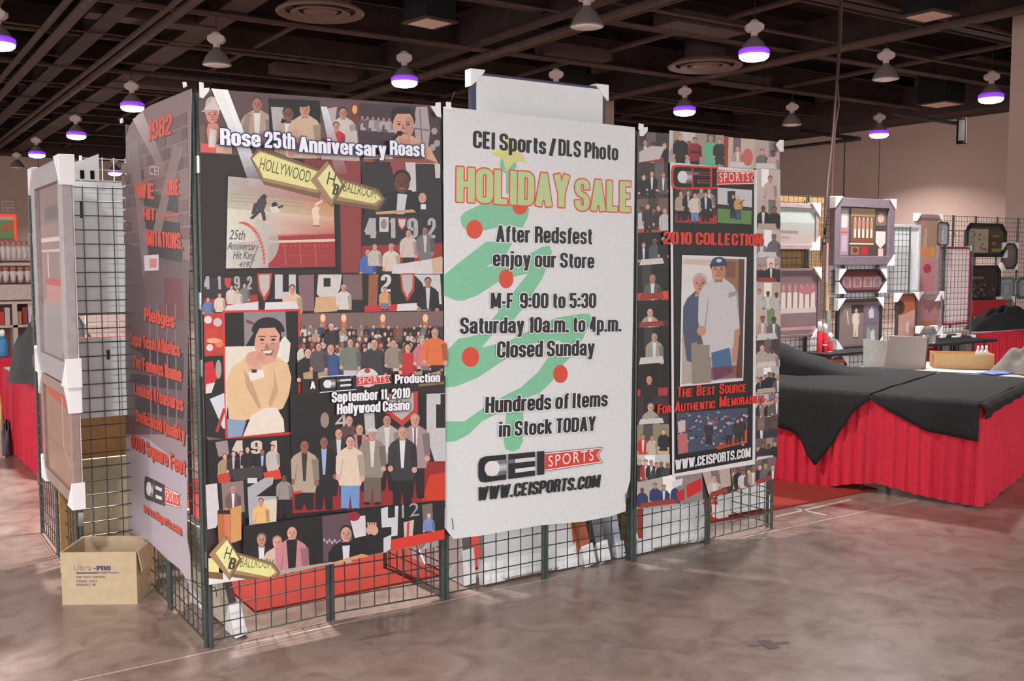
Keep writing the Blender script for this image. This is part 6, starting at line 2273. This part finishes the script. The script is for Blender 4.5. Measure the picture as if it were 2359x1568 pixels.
for k in range(7):
    x = lx(4 + k * 13.5)
    o = MB().box((-.028, -.05, 0), (.028, .05, .16 + .05 * (k % 3))).build('boxed_toy', mat('toy_box_%d' % k, cols_[k], .5), None, bevel=.003)
    o.location = (x, YS + .1, lz(748))
    tag(o, 'small boxed toy standing on the lower board of the display shelf', 'box', 'boxed toys on the lower board')
# framed sign and notice
sa, sb = onY(-40, 492, 10.2), onY(39, 560, 10.2)
t = thing('framed_sign', 'green sign with red lettering in a bright orange-red frame at the left edge', 'sign', ((sa.x + sb.x) / 2, 10.2, sb.z))
w_, h_ = sb.x - sa.x, sa.z - sb.z
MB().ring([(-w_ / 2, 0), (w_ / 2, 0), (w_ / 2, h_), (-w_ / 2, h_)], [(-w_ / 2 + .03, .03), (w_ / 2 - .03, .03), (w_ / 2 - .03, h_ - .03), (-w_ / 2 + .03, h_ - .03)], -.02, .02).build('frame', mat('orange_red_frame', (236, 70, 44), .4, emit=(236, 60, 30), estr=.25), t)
P = Print(lambda a, b: (-w_ / 2 + a * w_, h_ * (1 - b)))
P.rect(.03, .04, .97, .2, (196, 180, 170))
P.rect(.03, .2, .97, .84, (110, 150, 70))
P.rect(.03, .84, .97, .96, (120, 96, 130))
P.text('GALLERY', .12, .6, .9, .3, (206, 70, 40), bold=.05)
o = P.build('sign_panel', M_PAPER, t, [(-w_ / 2 + .02, .02), (w_ / 2 - .02, .02), (w_ / 2 - .02, h_ - .02), (-w_ / 2 + .02, h_ - .02)], (110, 150, 70))
MB().tube((0, .03, -sb.z), (0, .03, .05), .02).build('stand_pole', MATS['dark_grid_wire'], t)
sa, sb = onY(2, 461, YW - .02), onY(35, 489, YW - .02)
t = thing('wall_notice', 'pale notice with a few dark lines high on the beige back wall', 'notice', ((sa.x + sb.x) / 2, YW - .03, sb.z))
w_, h_ = sb.x - sa.x, sa.z - sb.z
P = Print(lambda a, b: (-w_ / 2 + a * w_, h_ * (1 - b)))
for y in (.2, .42):
    P.rect(.1, y, .9, y + .1, (150, 110, 104))
P.rect(.1, .72, .4, .86, (150, 110, 104))
P.rect(.55, .72, .9, .86, (150, 110, 104))
P.build('notice_sheet', M_PAPER, t, [(-w_ / 2, 0), (w_ / 2, 0), (w_ / 2, h_), (-w_ / 2, h_)], (184, 156, 146), thick=.01)
# odds and ends at the left edge
p = onZ(30, 1010, 0)
q = atD(6, 1030, 9.4)
t = thing('yellow_pole', 'yellow pole leaning at the left edge beside the red table', 'pole', (q.x, q.y, 0))
MB().tube((.03, 0, 0), (-.06, 0, .86), .022, 8).build('pole_body', mat('yellow_paint', (196, 160, 66), .5), t)
MB().tube((-.06, 0, .86), (-.062, 0, .9), .03, 8).build('cap', mat('dark_cap', (60, 50, 50), .5), t)
q = atD(16, 1040, 10.6)
o = tag(MB().box((-.35, .05, 0), (.12, .5, .74)).build('red_skirted_counter', M_RED), 'red cloth-covered counter at the left edge below the display shelf', 'counter')
o.location = (q.x, q.y, 0)
t = thing('blue_bottle', 'blue spray bottle with white top standing at the left edge', 'bottle', (q.x + .02, q.y + .15, .74))
MB().lathe([(.045, 0), (.05, .02), (.048, .16), (.02, .22)], 14).build('body', mat('blue_bottle_plastic', (60, 120, 166), .35), t, True)
MB().lathe([(.022, .22), (.024, .27), (.015, .29)], 12).build('cap', M_WHITEPL, t, True)
q = atD(17, 1035, 9.3)
o = mound('tool_bag', 'dark grey bag lying on the floor at the left edge', 'bag', (q.x, q.y, 0), .085, .2, .24, mat('grey_fabric', (84, 76, 80), .8), 14)
q = atD(1, 1040, 9.0)
t = thing('white_post', 'white post cut by the left edge of the picture', 'post', (q.x - .02, q.y, 0))
MB().box((-.05, -.03, 0), (.03, .03, .75)).build('post_body', MS, t)
MB().box((-.07, -.05, 0), (.05, .05, .02)).build('foot', MS, t)
